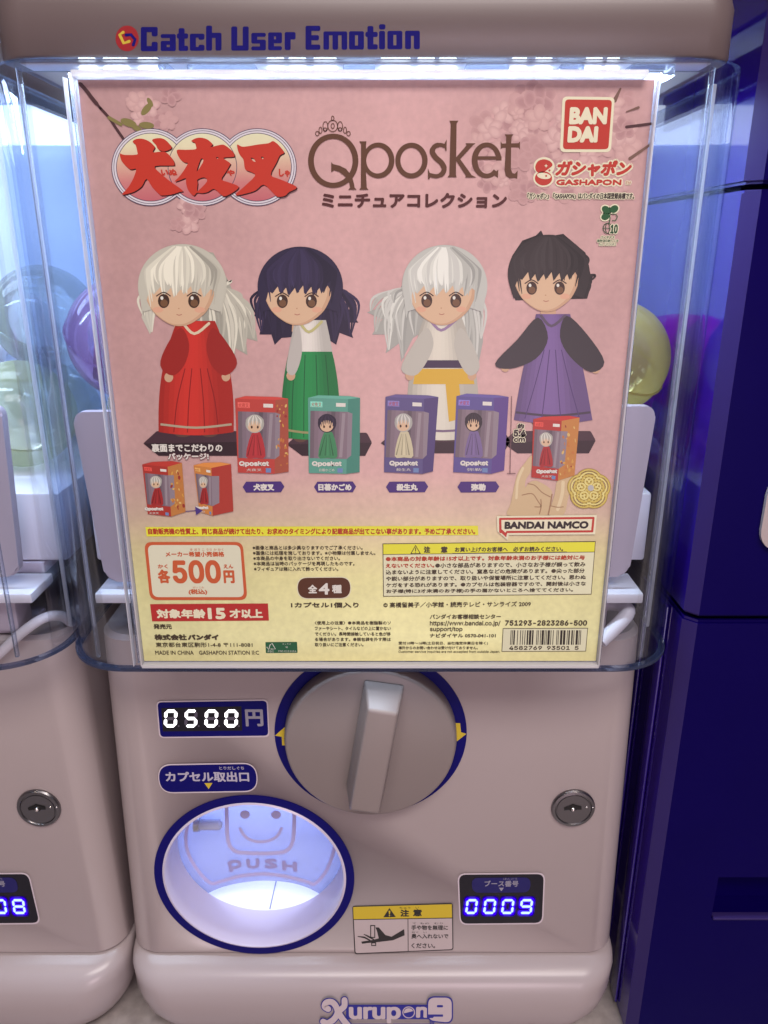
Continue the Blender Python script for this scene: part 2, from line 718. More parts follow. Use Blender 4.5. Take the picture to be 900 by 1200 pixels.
# header
HZ = Z(0.0755)
one('header', loft([section(0.1570, 0.3705, 0.396, 0.012, HZ, 8, 0.002), section(0.1578, 0.3692, 0.396, 0.014, HZ + 0.0012, 8, 0.002),
                    section(0.1578, 0.3692, 0.396, 0.014, HZ + 0.0196, 8, 0.002), section(0.1572, 0.3715, 0.396, 0.016, HZ + 0.0260, 8, 0.002),
                    section(0.1550, 0.3770, 0.396, 0.018, HZ + 0.0305, 8, 0.002), section(0.1500, 0.3860, 0.396, 0.009, HZ + 0.0335, 8, 0.002)]), HEADM, machine, 50)
for sx in (-1, 1):
    x0, x1 = sorted((XC + sx * 0.1525, XC + sx * 0.1572))
    one('header_side', rbox(x0, x1, 0.3965, 0.70, HZ, HZ + 0.024, 0.002), HEADM, machine)

P = Print(0.3688)
P.Y = 0.36905


def blocks(P, x0, x1, y0, y1, segs, m, lay, wv=7.6, wh=6.2):
    """block lettering: straight bars between points of the letter's unit box"""
    ax, bx, ay, by = x0 + wv / 2, x1 - wv / 2, y0 + wh / 2, y1 - wh / 2
    for q_, (u0, v0, u1, v1) in enumerate(segs):
        p, q = (ax + u0 * (bx - ax), ay + v0 * (by - ay)), (ax + u1 * (bx - ax), ay + v1 * (by - ay))
        X0, X1 = min(p[0], q[0]) - wv / 2, max(p[0], q[0]) + wv / 2
        Y0, Y1 = min(p[1], q[1]) - wh / 2, max(p[1], q[1]) + wh / 2
        c = 1.3
        P.poly([(X0 + c, Y0), (X1 - c, Y0), (X1, Y0 + c), (X1, Y1 - c), (X1 - c, Y1), (X0 + c, Y1), (X0, Y1 - c), (X0, Y0 + c)], m, lay + 0.12 * q_)


BO = [(0, 0, 1, 0), (1, 0, 1, 1), (0, 1, 1, 1), (0, 0, 0, 1)]
for segs, x0, x1, y0, y1 in (
        ([(0, 0, 1, 0), (0, 0, 0, 1), (0, 1, 1, 1), (1, 0, 1, .22), (1, .78, 1, 1)], 165, 184.7, 31.6, 60),
        ([(0, 0, 1, 0), (1, 0, 1, 1), (0, .52, 1, .52), (0, .52, 0, 1), (0, 1, 1, 1)], 188.3, 206, 40, 59.8),
        ([(.32, 0, .32, 1), (0, .30, 1, .30), (.32, 1, 1, 1)], 207.3, 220.5, 33, 59.7),
        ([(0, 0, 1, 0), (0, 0, 0, 1), (0, 1, 1, 1), (1, 0, 1, .16), (1, .84, 1, 1)], 222.5, 239.6, 39.5, 59.5),
        ([(0, 0, 0, 1), (0, .36, 1, .36), (1, .36, 1, 1)], 241.5, 259.5, 30, 59.3),
        ([(0, 0, 0, 1), (0, 1, 1, 1), (1, 0, 1, 1)], 271, 291.4, 31, 59.3),
        ([(0, 0, 1, 0), (0, 0, 0, .5), (0, .5, 1, .5), (1, .5, 1, 1), (0, 1, 1, 1)], 294.5, 311.5, 38.5, 59),
        ([(0, 0, 1, 0), (0, 0, 0, 1), (1, 0, 1, .5), (0, .5, 1, .5), (0, 1, 1, 1)], 314.2, 330.4, 38, 58.8),
        ([(0, 0, 0, 1), (0, 0, 1, 0), (1, 0, 1, .18)], 333.6, 346.3, 37.6, 58.6),
        ([(0, 0, 0, 1), (0, 0, 1, 0), (0, .5, .85, .5), (0, 1, 1, 1)], 358, 375.4, 30.2, 58.3),
        ([(0, 0, 0, 1), (0, 0, 1, 0), (.5, 0, .5, 1), (1, 0, 1, 1)], 379, 406.9, 36.8, 58.2),
        (BO, 409, 426.5, 36.6, 58),
        ([(.32, 0, .32, 1), (0, .32, 1, .32), (.32, 1, 1, 1)], 428.2, 442.6, 30.5, 57.9),
        ([(0, 0, 1, 0)], 444.2, 451.6, 28.4, 34.2), ([(0, 0, 0, 1)], 444.2, 451.6, 36.2, 57.8),
        (BO, 454, 471.5, 36.2, 57.7),
        ([(0, 0, 0, 1), (0, 0, 1, 0), (1, 0, 1, 1)], 474.7, 492, 36, 57.6)):
    tall = 4.6 if (segs is BO or len(segs) > 3) and (y1 - y0) < 24 else 6.0
    blocks(P, x0, x1, y0, y1, segs, NAVYTXT, 0, 7.0 if x1 - x0 < 25 else 6.6, tall)
P.poly(ell(149, 45, 13.6, 15), mat('badge_red', (0.30, 0.015, 0.02), 0.35), 0)
P.stroke(cx([(92, 85), (72, 98), (95, 145), (125, 135)], 4.737, 125, 20), 3.6, mat('badge_yellow', (0.55, 0.42, 0.04), 0.4), 2)
P.stroke(cx([(108, 100), (135, 98), (158, 125), (148, 155)], 4.737, 125, 20), 3.6, NAVYTXT, 2)
P.build('header_lettering', machine)

# clear cover and its rim
zc0, zc1 = Z(-0.2165), HZ


def ushape(hw, yf, yb, r, z, n=12):
    return section(hw, yf, yb, r, z, n)


k = MB()
inner, outer = [], []
bmc = bmesh.new()
cols = []
so = section(0.1715, YCOV, 0.64, 0.038, 0, 12)
NF = 26                                            # front half of the loop: the two front corners
path_o = [Vector((XC - 0.1715, 0.64, 0))] + so[:NF] + [Vector((XC + 0.1715, 0.64, 0))]
si = section(0.1690, YCOV + 0.0025, 0.64, 0.0355, 0, 12)
path_i = [Vector((XC - 0.1690, 0.64, 0))] + si[:NF] + [Vector((XC + 0.1690, 0.64, 0))]
prof = [(path_o, zc0), (path_o, zc1), (path_i, zc1), (path_i, zc0)]
rows = [[bmc.verts.new((p.x, p.y, z)) for p in pa] for pa, z in prof]
for a, b in zip(rows, rows[1:] + rows[:1]):
    for j in range(len(a) - 1):
        bmc.faces.new((a[j], a[j + 1], b[j + 1], b[j]))
cover = one('clear_cover', bmc, COVER, machine, 40)


def strip(po, pi, z0, z1):
    b = bmesh.new()
    rws = [[b.verts.new((p.x, p.y, z)) for p in pa] for pa, z in ((po, z0), (po, z1), (pi, z1), (pi, z0))]
    for a, c in zip(rws, rws[1:] + rws[:1]):
        for j in range(len(a) - 1):
            b.faces.new((a[j], a[j + 1], c[j + 1], c[j]))
    return b


s1 = section(0.1718, YCOV - 0.0006, 0.64, 0.0386, 0, 12)
s2 = section(0.1682, YCOV + 0.0033, 0.64, 0.0347, 0, 12)
one('cover_rim', strip([Vector((XC - 0.1718, 0.64, 0))] + s1[:NF] + [Vector((XC + 0.1718, 0.64, 0))],
                       [Vector((XC - 0.1682, 0.64, 0))] + s2[:NF] + [Vector((XC + 0.1682, 0.64, 0))], zc0 - 0.0020, zc0 - 0.0002), RIMM, machine, 40)

# pale strips painting the bright refraction streaks in the cover's two front corners
for sx in (-1, 1):
    for dx, dy in ((0.1655, 0.412), (0.150, 0.3755)):
        one('corner_streak', rbox(XC + sx * dx - 0.0011, XC + sx * dx + 0.0011, dy, dy + 0.0022, zc0 + 0.002, zc1 - 0.002, 0.0006), HEDGE if dy > 0.4 else HOLD, machine)

# interior
one('back_wall', rbox(XC - 0.1705, XC + 0.1705, YBACK, YBACK + 0.02, Z(-0.218), Z(0.135), 0.002), BACKM, machine)
one('light_tube', rbox(XC - 0.169, XC + 0.169, YBACK - 0.006, YBACK - 0.001, Z(0.068), Z(0.093), 0.0015), BANDM, machine)
one('ceiling_panel', rbox(XC - 0.156, XC + 0.156, 0.3965, YBACK - 0.008, HZ + 0.036, HZ + 0.040, 0.001), mat('ceiling_plastic', (0.16, 0.19, 0.34), 0.4), machine)
one('deck', rbox(XC - 0.150, XC + 0.150, 0.424, YBACK - 0.001, Z(-0.185), Z(-0.178), 0.001), PANELM, machine)

one('hopper', rbox(XC - 0.1640, XC + 0.1640, 0.4255, YBACK - 0.0005, Z(-0.1775), Z(-0.1350), 0.002), WHITE, machine)
pl = [(83.5, 483), (770.5, 476), (736.5, 676), (124, 682)]
o_ = rquad(pl, 16, 8)
bmp = bmesh.new()
A = [bmp.verts.new(at(x, y, 0.400)) for x, y in o_]
B = [bmp.verts.new(at(x, y, 0.400) + Vector((0, 0.006, 0))) for x, y in o_]
bmp.faces.new(A)
bmp.faces.new(B[::-1])
for j in range(len(A)):
    bmp.faces.new((A[j], B[j], B[(j + 1) % len(A)], A[(j + 1) % len(A)]))
bmesh.ops.bevel(bmp, geom=[e for e in bmp.edges if abs(e.verts[0].co.y - 0.400) < 1e-6 and abs(e.verts[1].co.y - 0.400) < 1e-6], offset=0.0012, segments=2, affect='EDGES')
one('display_plate', bmp, PANELM, machine, 40)
one('ledge', rbox(at(110, 694, 0.394).x, at(755, 694, 0.394).x, 0.394, 0.424, Z(-0.1905), Z(-0.1845), 0.001), WHITE, machine)
one('mechanism_housing', rbox(XC - 0.125, XC + 0.125, 0.428, 0.56, Z(-0.218), Z(-0.1915), 0.002), DARK, machine)
for sx in (-1, 1):
    x0, x1 = sorted((XC + sx * 0.1235, XC + sx * 0.1385))
    one('post', rbox(x0, x1, 0.405, 0.424, Z(-0.214), Z(-0.191), 0.0015), PANELM, machine)
    x0, x1 = sorted((XC + sx * 0.112, XC + sx * 0.1395))
    pb = one('foot_plate', rbox(x0, x1, 0.411, 0.44, Z(-0.2186), Z(-0.2140), 0.0015), PANELM, machine)
    kb = MB()
    kb.add(tube([(XC + sx * 0.1345, 0.4155, Z(-0.2140)), (XC + sx * 0.1345, 0.4155, Z(-0.2085))], 0.0038, 12), mat('grey_rubber', (0.12, 0.12, 0.12), 0.6))
    kb.build('foot', pb, 40)
# two rounded agitator posts standing before the back wall
for dx, r_ in ((0.060, 0.013), (0.132, 0.011)):
    bm = bmesh.new()
    bmesh.ops.create_uvsphere(bm, u_segments=24, v_segments=16, radius=r_)
    for v in bm.verts:
        v.co = Vector((v.co.x + XC + dx, v.co.y + 0.575, v.co.z * 1.25 + Z(-0.072)))
    kk_ = MB()
    kk_.add(bm, WHITE)
    kk_.add(tube([(XC + dx, 0.578, Z(-0.072)), (XC + dx, YBACK - 0.0002, Z(-0.072))], r_ * 0.55, 16), WHITE)
    ko = kk_.build('agitator_knob', machine, 40)
    pts, rr = [], []
    for j in range(29):
        t = j / 28
        pts.append((XC + dx - 0.006 - 0.03 * t, 0.570 - 0.02 * t, Z(-0.088) - 0.085 * t))
        rr.append(0.0065 if j % 2 else 0.0052)
    one('spring', tube(pts, rr, 14), STEEL, ko, 80)

# LED strip under the header
lb = one('led_strip', rbox(XC - 0.150, XC + 0.150, 0.378, 0.392, HZ - 0.0006, HZ + 0.006, 0.0008), WHITE, machine)
for a, b in ((84, 106), (113, 145), (155, 182), (309, 332), (335, 358), (364, 395), (444, 484), (489, 512), (515, 538), (602, 622), (630, 652), (690, 712), (716, 732)):
    p0, p1 = at(a, 78, 0.3765), at(b, 78, 0.3765)
    kb = MB()
    ex = (p1.x - p0.x) / 2
    kb.add(tube([(p0.x + ex * 2 * t, 0.385, HZ - 0.0022) for t in (0.06, 0.2, 0.5, 0.8, 0.94)], [0.0012, 0.0020, 0.0024, 0.0020, 0.0012], 10), LEDW)
    kb.build('led', lb, 60)
for a, b in ((186, 200), (220, 300), (402, 440), (545, 596), (656, 684), (738, 790)):
    p0, p1 = at(a, 78, 0.3765), at(b, 78, 0.3765)
    kb = MB()
    kb.add(rbox(p0.x, p1.x, 0.374, 0.389, HZ - 0.0060, HZ - 0.0010, 0.0008), HOLD)
    kb.build('lens', lb, 40)
LAMP = []
l_ = area('led_lamp', (XC, 0.381, HZ - 0.0045), (XC, 0.42, HZ - 0.3), 0.28, 0.02, 0.75, (0.66, 0.82, 1.0))
l2 = area('led_lamp', (XC, 0.50, HZ + 0.034), (XC, 0.51, HZ - 0.3), 0.26, 0.08, 0.80, (0.62, 0.76, 1.0))
bar_fill = area('led_lamp', (XC, 0.3740, Z(0.0702)), (XC, 0.3640, Z(0.0640)), 0.26, 0.0025, 0.65, (0.75, 0.87, 1.0))  # unseen lamp added behind the holder's top bar to brighten it
l3 = area('outlet_lamp', (OX, 0.475, OZ + 0.052), (OX, 0.468, OZ - 0.2), 0.10, 0.06, 0.105, (0.74, 0.80, 1.0))
for l in (l_, l2, l3, bar_fill):
    l.location = Vector(l.location) - machine.location
    l.parent = machine

# dial
DX, DZ = -0.0083, Z(-0.2870)
one('dial_ring', lathe_y(DX, DZ, [(0.0598, YBODY + 0.001), (0.0598, YBODY - 0.0006), (0.0500, YBODY - 0.0006)], 96), NAVY, machine)
P = Print(YBODY - 0.0007)
P.poly(cx([(8, 345), (58, 302), (60, 328), (68, 330), (65, 388), (40, 388), (38, 350)], 3.75, 320, 770), YELLOW, 1)
P.build('arrow_mark', machine)
P = Print(YBODY - 0.0007)
P.poly(cx([(796, 290), (822, 290), (826, 330), (850, 337), (805, 372), (800, 340)], 3.75, 320, 770), YELLOW, 1)
P.build('arrow_mark', machine)
DIALM = mat('dial_plastic', (0.235, 0.198, 0.190), 0.40, bump=0.05)
GRIPM = mat('grip_plastic', (0.25, 0.212, 0.205), 0.34, bump=0.05)
dial = one('dial', lathe_y(DX, DZ, [(0.0534, YBODY - 0.0004), (0.0531, YBODY - 0.006), (0.0519, YBODY - 0.0108), (0.0513, YBODY - 0.0117), (0.0502, YBODY - 0.0122), (0.0, YBODY - 0.0124)], 96), DIALM, machine, 40)
# the grip: a rounded bar with a sloping upper end, turned a little
gb = bmesh.new()
prof = [(-0.0380, YBODY - 0.0122), (0.0395, YBODY - 0.0122), (0.0385, YBODY - 0.0200), (0.0330, YBODY - 0.0335), (-0.0365, YBODY - 0.0340), (-0.0385, YBODY - 0.0320)]
gl_, gr_ = [], []
for z_, y_ in prof:
    w_ = 0.0122 if y_ > YBODY - 0.015 else (0.0104 if y_ > YBODY - 0.025 else 0.0088)
    gl_.append(gb.verts.new((-w_, y_, z_)))
    gr_.append(gb.verts.new((w_, y_, z_)))
gb.faces.new(gl_)
gb.faces.new(gr_[::-1])
for j in range(len(prof)):
    q = (j + 1) % len(prof)
    gb.faces.new((gl_[j], gl_[q], gr_[q], gr_[j]))
bmesh.ops.recalc_face_normals(gb, faces=gb.faces[:])
bmesh.ops.bevel(gb, geom=gb.edges[:], offset=0.0016, segments=3, affect='EDGES', profile=0.5)
M = Matrix.Translation((-0.0058, 0, Z(-0.2812))) @ Matrix.Rotation(R(9.0), 4, 'Y')
bmesh.ops.transform(gb, matrix=M, verts=gb.verts[:])
one('grip', gb, GRIPM, dial, 40)

# price display
SEGS = {'0': 'abcdef', '5': 'afgcd', '8': 'abcdefg', '9': 'abcdfg'}


def seven(P, d, x0, y0, x1, y1, on, off, glow, lay, sk=0.10, th=None):
    w, h = x1 - x0, y1 - y0
    th = th or w * 0.24
    f = lambda u, v: (x0 + u + sk * (h / 2 - v), y0 + v)
    g = th * 0.10

    def hb(yc, l, a, b):
        return [f(a + g, yc), f(a + g + l / 2, yc - l / 2), f(b - g - l / 2, yc - l / 2), f(b - g, yc), f(b - g - l / 2, yc + l / 2), f(a + g + l / 2, yc + l / 2)]

    def vb(xc, l, a, b):
        return [f(xc, a + g), f(xc + l / 2, a + g + l / 2), f(xc + l / 2, b - g - l / 2), f(xc, b - g), f(xc - l / 2, b - g - l / 2), f(xc - l / 2, a + g + l / 2)]
    t = th / 2
    for n in 'abcdefg':
        lit = n in SEGS[d]
        if not lit and off is None:
            continue
        ends = {'a': ((t, t), (w - t, t)), 'g': ((t, h / 2), (w - t, h / 2)), 'd': ((t, h - t), (w - t, h - t)), 'b': ((w - t, t), (w - t, h / 2)),
                'c': ((w - t, h / 2), (w - t, h - t)), 'f': ((t, t), (t, h / 2)), 'e': ((t, h / 2), (t, h - t))}[n]
        if glow and lit:
            for q_, (wd, gm) in enumerate(glow):
                P.stroke([f(*ends[0]), f(*ends[1])], th * wd, gm, lay + q_)
        (xa, ya), (xb, yb_) = ends
        if n in 'agd':
            q = hb(ya, th, xa, xb)
        else:
            q = vb(xa, th, ya, yb_)
        P.poly(q, on if lit else off, lay + 3)


YB = YBODY - 0.0006
RIMW = mat('label_edge', (0.62, 0.55, 0.60), 0.4)
P = Print(YB)
P.poly(rquad([(183, 821.5), (314, 819.5), (316, 864), (186.5, 865)], 6), RIMW, 0)
P.poly(rquad([(184.5, 823), (312.5, 821), (314.5, 862), (188, 863.5)], 5), NAVY, 2)
P.poly([(189, 829.5), (283, 827.5), (284, 856), (191, 857)], BLACK, 4)
P.text('円', 287.5, 831, 308.5, 851, GREYTXT, 4, bold=0.9)
pd = P.build('price_display', machine)
P = Print(YB)
for d, a, b in (('0', 192.5, 207.8), ('5', 216.5, 231.5), ('0', 240, 255.5), ('0', 263.2, 279)):
    seven(P, d, a, 831, b, 852, SEGW, SEGOFF, None, 6, sk=0.05)
for a in (209.5, 233, 256.8, 280):
    P.poly(ell(a, 850.5, 1.1, n=10), SEGOFF, 6)
P.build('price_digits', pd)

P = Print(YB)
P.poly(rquad([(184, 895.5), (300.5, 893.5), (303, 928), (187, 930)], 17, 8), RIMW, 0)
P.poly(rquad([(185.3, 897), (299.5, 895), (301.7, 926.5), (188, 928.5)], 15.5, 8), NAVY, 2)
P.text('カプセル取出口', 194, 904, 292, 916, mat('pale_lettering', (0.46, 0.44, 0.55), 0.5), 4, bold=0.55)
P.text('とりだしぐち', 257, 898, 286, 901.8, MATS['pale_lettering'], 4, bold=0.1)
P.poly([(239.5, 917.5), (249, 917.3), (244.6, 924.3)], YELLOW, 4)
P.build('outlet_label', machine)

# capsule outlet
TUN = mat('outlet_plastic', (0.60, 0.56, 0.70), 0.3)
orr = one('outlet_ring', lathe_y(OX, OZ, [(0.0669, YBODY + 0.001), (0.0669, YBODY - 0.0008), (0.0612, YBODY - 0.0008)], 96), NAVY, machine)
one('outlet_funnel', lathe_y(OX, OZ, [(0.0614, YBODY - 0.0008), (0.0600, YBODY - 0.0014), (0.0592, YBODY), (0.0588, YBODY + 0.010), (0.0586, YBODY + 0.028), (0.0586, YBODY + 0.0285)], 96), TUN, orr, 60)
ch = MB()
x0, x1, y0, y1, z0, z1 = OX - 0.0621, OX + 0.0621, YBODY + 0.0285, YBODY + 0.098, OZ - 0.0590, OZ + 0.0605
CHM = mat('chamber_plastic', (0.62, 0.68, 0.90), 0.35)
for q in ([(x0, y0, z0), (x1, y0, z0), (x1, y1, z0), (x0, y1, z0)], [(x0, y1, z0), (x1, y1, z0), (x1, y1, z1), (x0, y1, z1)],
          [(x0, y0, z0), (x0, y1, z0), (x0, y1, z1), (x0, y0, z1)], [(x1, y0, z0), (x1, y1, z0), (x1, y1, z1), (x1, y0, z1)], [(x0, y0, z1), (x1, y0, z1), (x1, y1, z1), (x0, y1, z1)]):
    ch.face(q, CHM)
FLM = mat('chamber_floor', (0.84, 0.87, 0.93), 0.7)
ch.face([(x0, y0, z0 + 0.0002), (x1, y0, z0 + 0.0002), (x1, y1, z0 + 0.0002), (x0, y1, z0 + 0.0002)], FLM)
ch.face([(OX + 0.0028, y0 + 0.001, z0 + 0.0006), (OX + 0.0036, y0 + 0.001, z0 + 0.0006), (OX + 0.0066, y1, z0 + 0.0006), (OX + 0.0058, y1, z0 + 0.0006)], mat('chamber_seam', (0.25, 0.27, 0.4), 0.6))
ch.build('outlet_chamber', orr)
one('hinge_rod', tube([(OX - 0.058, YBODY + 0.047, OZ + 0.020), (OX + 0.058, YBODY + 0.047, OZ + 0.020)], 0.0022, 12), mat('clear_rod', (0.50, 0.56, 0.80), 0.15), orr)
hp = MB()
hp.add(tube([at(228, 966, 0.433), at(234, 966, 0.433)], 0.0050, 16), STEEL)
hp.add(tube([at(234, 966.5, 0.433), at(257, 966.5, 0.433), at(260, 966.5, 0.433)], [0.0036, 0.0036, 0.002], 16), mat('clear_pin', (0.45, 0.5, 0.72), 0.1))
hp.build('hinge_pin', orr, 40)
YF = YBODY + 0.0295
FLAP = clear_plastic('flap_plastic', (0.86, 0.89, 1.0), (0.7, 0.75, 0.95), 0.12, body=0.42, bodycol=(0.72, 0.77, 0.96), refl=0.7)
P = Print(YF)
fz = []
for j in range(41):
    t = R(-28 + (208 + 28) * j / 40)
    fz.append((OX + 0.0600 * math.cos(t), OZ + 0.0600 * math.sin(t)))
low = smooth_open([(237, 1050), (262, 1039), (290, 1033.5), (313, 1032), (338, 1034), (360, 1040), (379, 1050)], 5)
lowp = [at(x, y, YF) for x, y in low]
loop = [Vector((x, YF, z)) for x, z in fz] + lowp
tri = tessellate_polygon([[Vector((p.x, p.z, 0)) for p in loop]])
fb = bmesh.new()
VA = [fb.verts.new(p) for p in loop]
VB = [fb.verts.new(p + Vector((0, 0.0018, 0))) for p in loop]
for t in tri:
    a, b, c = t
    fb.faces.new((VA[a], VA[b], VA[c]))
    fb.faces.new((VB[a], VB[c], VB[b]))
for j in range(len(loop)):
    q = (j + 1) % len(loop)
    fb.faces.new((VA[j], VA[q], VB[q], VB[j]))
flap = one('flap', fb, FLAP, orr, 30)
FPR = mat('frosted_lilac', (0.50, 0.48, 0.78), 0.5)
P = Print(YF - 0.0002)
cf = lambda pts: cx(pts, 3.4615, 160, 925)
P.stroke(cf(smooth_open([(365, 60), (366, 110), (372, 210), (400, 250), (450, 258), (505, 260), (560, 258), (610, 248), (635, 205), (640, 110), (638, 80)], 5)), 4.6, FPR, 1, False)
P.stroke(cf(smooth_open([(420, 160), (440, 190), (470, 208), (505, 213), (540, 207), (570, 190), (588, 158)], 5)), 3.4, FPR, 1)
P.poly(cf(ell(440, 102, 20, 17)), FPR, 1)
P.poly(cf(ell(566, 103, 20, 17)), FPR, 1)
P.stroke(cf(smooth_open([(212, 130), (200, 190), (210, 260), (250, 330), (300, 380), (340, 374), (420, 352), (510, 343), (600, 352), (690, 374), (725, 382), (770, 330), (800, 250), (805, 190), (800, 150)], 5)), 4.0, FPR, 1, False)
P.stroke(cf([(386, 335), (375, 293)]), 4.4, mat('push_lettering', (0.36, 0.34, 0.62), 0.5), 2, False)
P.stroke(cf(smooth_open([(374, 297), (400, 291), (418, 297), (418, 309), (405, 316), (382, 319)], 5)), 3.8, MATS['push_lettering'], 2.6, False)
for ch_, a, b, dy, sl in (('U', 445, 500, 0, 0.05), ('S', 518, 573, 0, -0.03), ('H', 590, 652, 10, -0.14)):
    P.text(ch_, a / 3.4615 + 160, (280 + dy) / 3.4615 + 925, b / 3.4615 + 160, (322 + dy) / 3.4615 + 925, mat('push_lettering', (0.33, 0.31, 0.58), 0.5), 2, bold=1.35, slope=sl, plain=True)
P.build('flap_print', flap)

# lock
LX, LZ = at(671.3, 946, YBODY).x, at(671.3, 946, YBODY).z
lk = one('lock', lathe_y(LX, LZ, [(0.0141, YBODY + 0.0005), (0.0141, YBODY - 0.0012), (0.0134, YBODY - 0.0022), (0.0118, YBODY - 0.0024), (0.0113, YBODY - 0.0016), (0.0108, YBODY - 0.0016), (0.0106, YBODY - 0.0021), (0.0, YBODY - 0.0021)], 48), CHROME, machine, 30)
P = Print(YBODY - 0.0023)
P.poly(cx([(310, 365), (345, 352), (380, 340), (415, 322), (450, 335), (515, 350), (515, 388), (460, 388), (430, 410), (390, 410), (370, 390), (312, 398)], 10, 630, 910), mat('keyway_black', (0.003, 0.003, 0.003), 0.5), 1)
P.build('keyway', lk)
bm = bmesh.new()
bmesh.ops.create_uvsphere(bm, u_segments=12, v_segments=8, radius=0.0016)
for v in bm.verts:
    v.co = v.co + at(671.5, 948.3, YBODY - 0.0024)
one('lock_pin', bm, CHROME2, lk)
for px_ in (687.5, 694.6):
    bm = bmesh.new()
    bmesh.ops.create_uvsphere(bm, u_segments=10, v_segments=6, radius=0.0007)
    for v in bm.verts:
        v.co = v.co + at(px_, 946, YBODY - 0.0022)
    one('lock_stud', bm, CHROME2, lk)

# booth number display
P = Print(YB)
P.poly(rquad([(536, 1023.5), (639, 1022.5), (636.5, 1083), (538.5, 1084)], 9), RIMW, 0)
P.poly(rquad([(537.8, 1025), (637.3, 1024.2), (635, 1081.3), (540, 1082.3)], 8), BLACK, 2)
P.poly(rquad([(552.5, 1028.5), (622, 1028), (621, 1045.5), (553.5, 1046)], 8), mat('deep_blue_print', (0.008, 0.006, 0.11), 0.35), 4)
P.text('ブース番号', 567.6, 1031.5, 607.6, 1038.8, GREYTXT, 5, bold=0.25)
P.text('ばんごう', 590, 1028.3, 606, 1030.6, GREYTXT, 5)
P.poly([(584.5, 1040), (590.5, 1040), (587.5, 1044)], GREYTXT, 5)
bd = P.build('booth_display', machine)


def booth_digits(txt):
    P = Print(YB)
    for d, a, b in zip(txt, (545.8, 566.8, 587.8, 609.3), (559.3, 580.8, 602, 623.8)):
        seven(P, d, a, 1053, b, 1070.5, SEGB, None, SEGG, 6, sk=0.12, th=2.7)
    return P.build('booth_digits', None)


def attach(o, parent):
    o.data.transform(Matrix.Translation(-world_loc(parent)))
    o.parent = parent
    return o


# caution sticker
cs = lambda pts: cx(pts, 3.6, 400, 1040)
STK = mat('sticker_white', (0.52, 0.45, 0.45), 0.35)
SBLK = mat('sticker_black', (0.02, 0.018, 0.018), 0.45)
P = Print(YB)
P.poly(rquad(cs([(46, 78), (470, 66), (473, 264), (56, 281)]), 3), SBLK, 0)
P.poly(rquad(cs([(50, 82), (466, 70), (469, 260), (60, 277)]), 2.5), STK, 1)
P.poly(rquad(cs([(50, 82), (466, 70), (467, 127), (52, 134)]), 1), YELLOW, 2)
P.stroke(cs([(52, 135), (467, 128)]), 0.9, SBLK, 3, False)
P.stroke(cs([(281, 131), (282, 270)]), 0.8, SBLK, 3, False)
P.poly(cs([(203, 86), (230, 124), (177, 125)]), SBLK, 3)
P.poly(cs([(199, 97), (207, 97), (205, 113), (201, 113)]), YELLOW, 4)
P.poly(cs(ell(203, 118, 3, 3, 10)), YELLOW, 4)
P.text('注', 469, 1065.6, 479.5, 1074, SBLK, 3, bold=0.5)
P.text('意', 484, 1065.2, 494.5, 1073.6, SBLK, 3, bold=0.5)
P.text('ちゅう', 468, 1062.5, 481, 1065, SBLK, 3)
P.text('い', 487, 1062.3, 491, 1064.7, SBLK, 3)
P.text('手や物を無理に', 482, 1084, 525, 1089.8, SBLK, 3, bold=0.2)
P.text('て  もの   むり', 483, 1080.8, 519, 1082.8, SBLK, 3)
P.text('奥へ入れないで', 482, 1094, 525.5, 1099.8, SBLK, 3, bold=0.2)
P.text('おく   い', 482.5, 1091.2, 500, 1093.2, SBLK, 3)
P.text('ください。', 482, 1105, 510, 1111, SBLK, 3, bold=0.2)
P.poly(cs([(84, 228), (130, 221), (158, 214), (150, 182), (144, 168), (158, 168), (186, 200), (212, 207), (265, 175), (267, 201), (218, 222), (160, 229), (110, 234), (88, 237)]), SBLK, 3)
P.stroke(cs([(70, 206), (98, 210), (120, 222)]), [0.9, 2.0, 1.6], SBLK, 3)
P.stroke(cs([(96, 197), (112, 205), (135, 218)]), [0.9, 1.9, 1.6], SBLK, 3)
P.ring(cs([(122, 158), (143, 158), (143, 212), (122, 212)]), cs([(126, 162), (139, 162), (139, 208), (126, 208)]), SBLK, 3)
P.ring(cs([(126, 231), (147, 231), (147, 246), (126, 246)]), cs([(130, 235), (143, 235), (143, 242), (130, 242)]), SBLK, 3)
P.build('caution_sticker', machine)

# maker's lettering on the base
YK = 0.3886
P = Print(YK)
kk = lambda pts: cx(pts, 5.294, 365, 1160)
LBL = mat('logo_blue', (0.012, 0.012, 0.27), 0.3)
LWH = mat('logo_white', (0.58, 0.50, 0.53), 0.25)
P.poly(kk([(215, 92), (725, 92), (725, 182), (215, 182)]), LBL, 0)
s_a = smooth_open([(104, 118), (82, 102), (92, 78), (125, 74), (150, 98), (162, 138), (140, 180), (100, 205), (72, 196)], 5)
s_b = smooth_open([(205, 62), (203, 100), (172, 135), (190, 175), (232, 226)], 5)
for w_, m_, l_y in ((9.2, LBL, 1), (7.0, LWH, 3)):
    P.stroke(kk(s_a), w_, m_, l_y)
    P.stroke(kk(s_b), w_, m_, l_y + 0.2)
P.text('urup', 365 + 232 / 5.294, 1160 + 103 / 5.294, 365 + 555 / 5.294, 1160 + 205 / 5.294, LWH, 3, bold=1.5, res=3)
P.text('n', 365 + 648 / 5.294, 1160 + 103 / 5.294, 365 + 722 / 5.294, 1160 + 172 / 5.294, LWH, 3, bold=1.5, res=3)
P.poly(kk(ell(603, 138, 39, 37)), LWH, 4)
P.poly(kk(ell(603, 138, 33, 31)), LBL, 5)
P.poly(kk(ell(603, 138, 29, 27, 20, 170, 340)), LWH, 6)
P.stroke(kk([(60, 172), (60, 225)]), 1.2, LBL, 2, False)
P.stroke(kk([(70, 172), (70, 225)]), 1.2, LBL, 2, False)
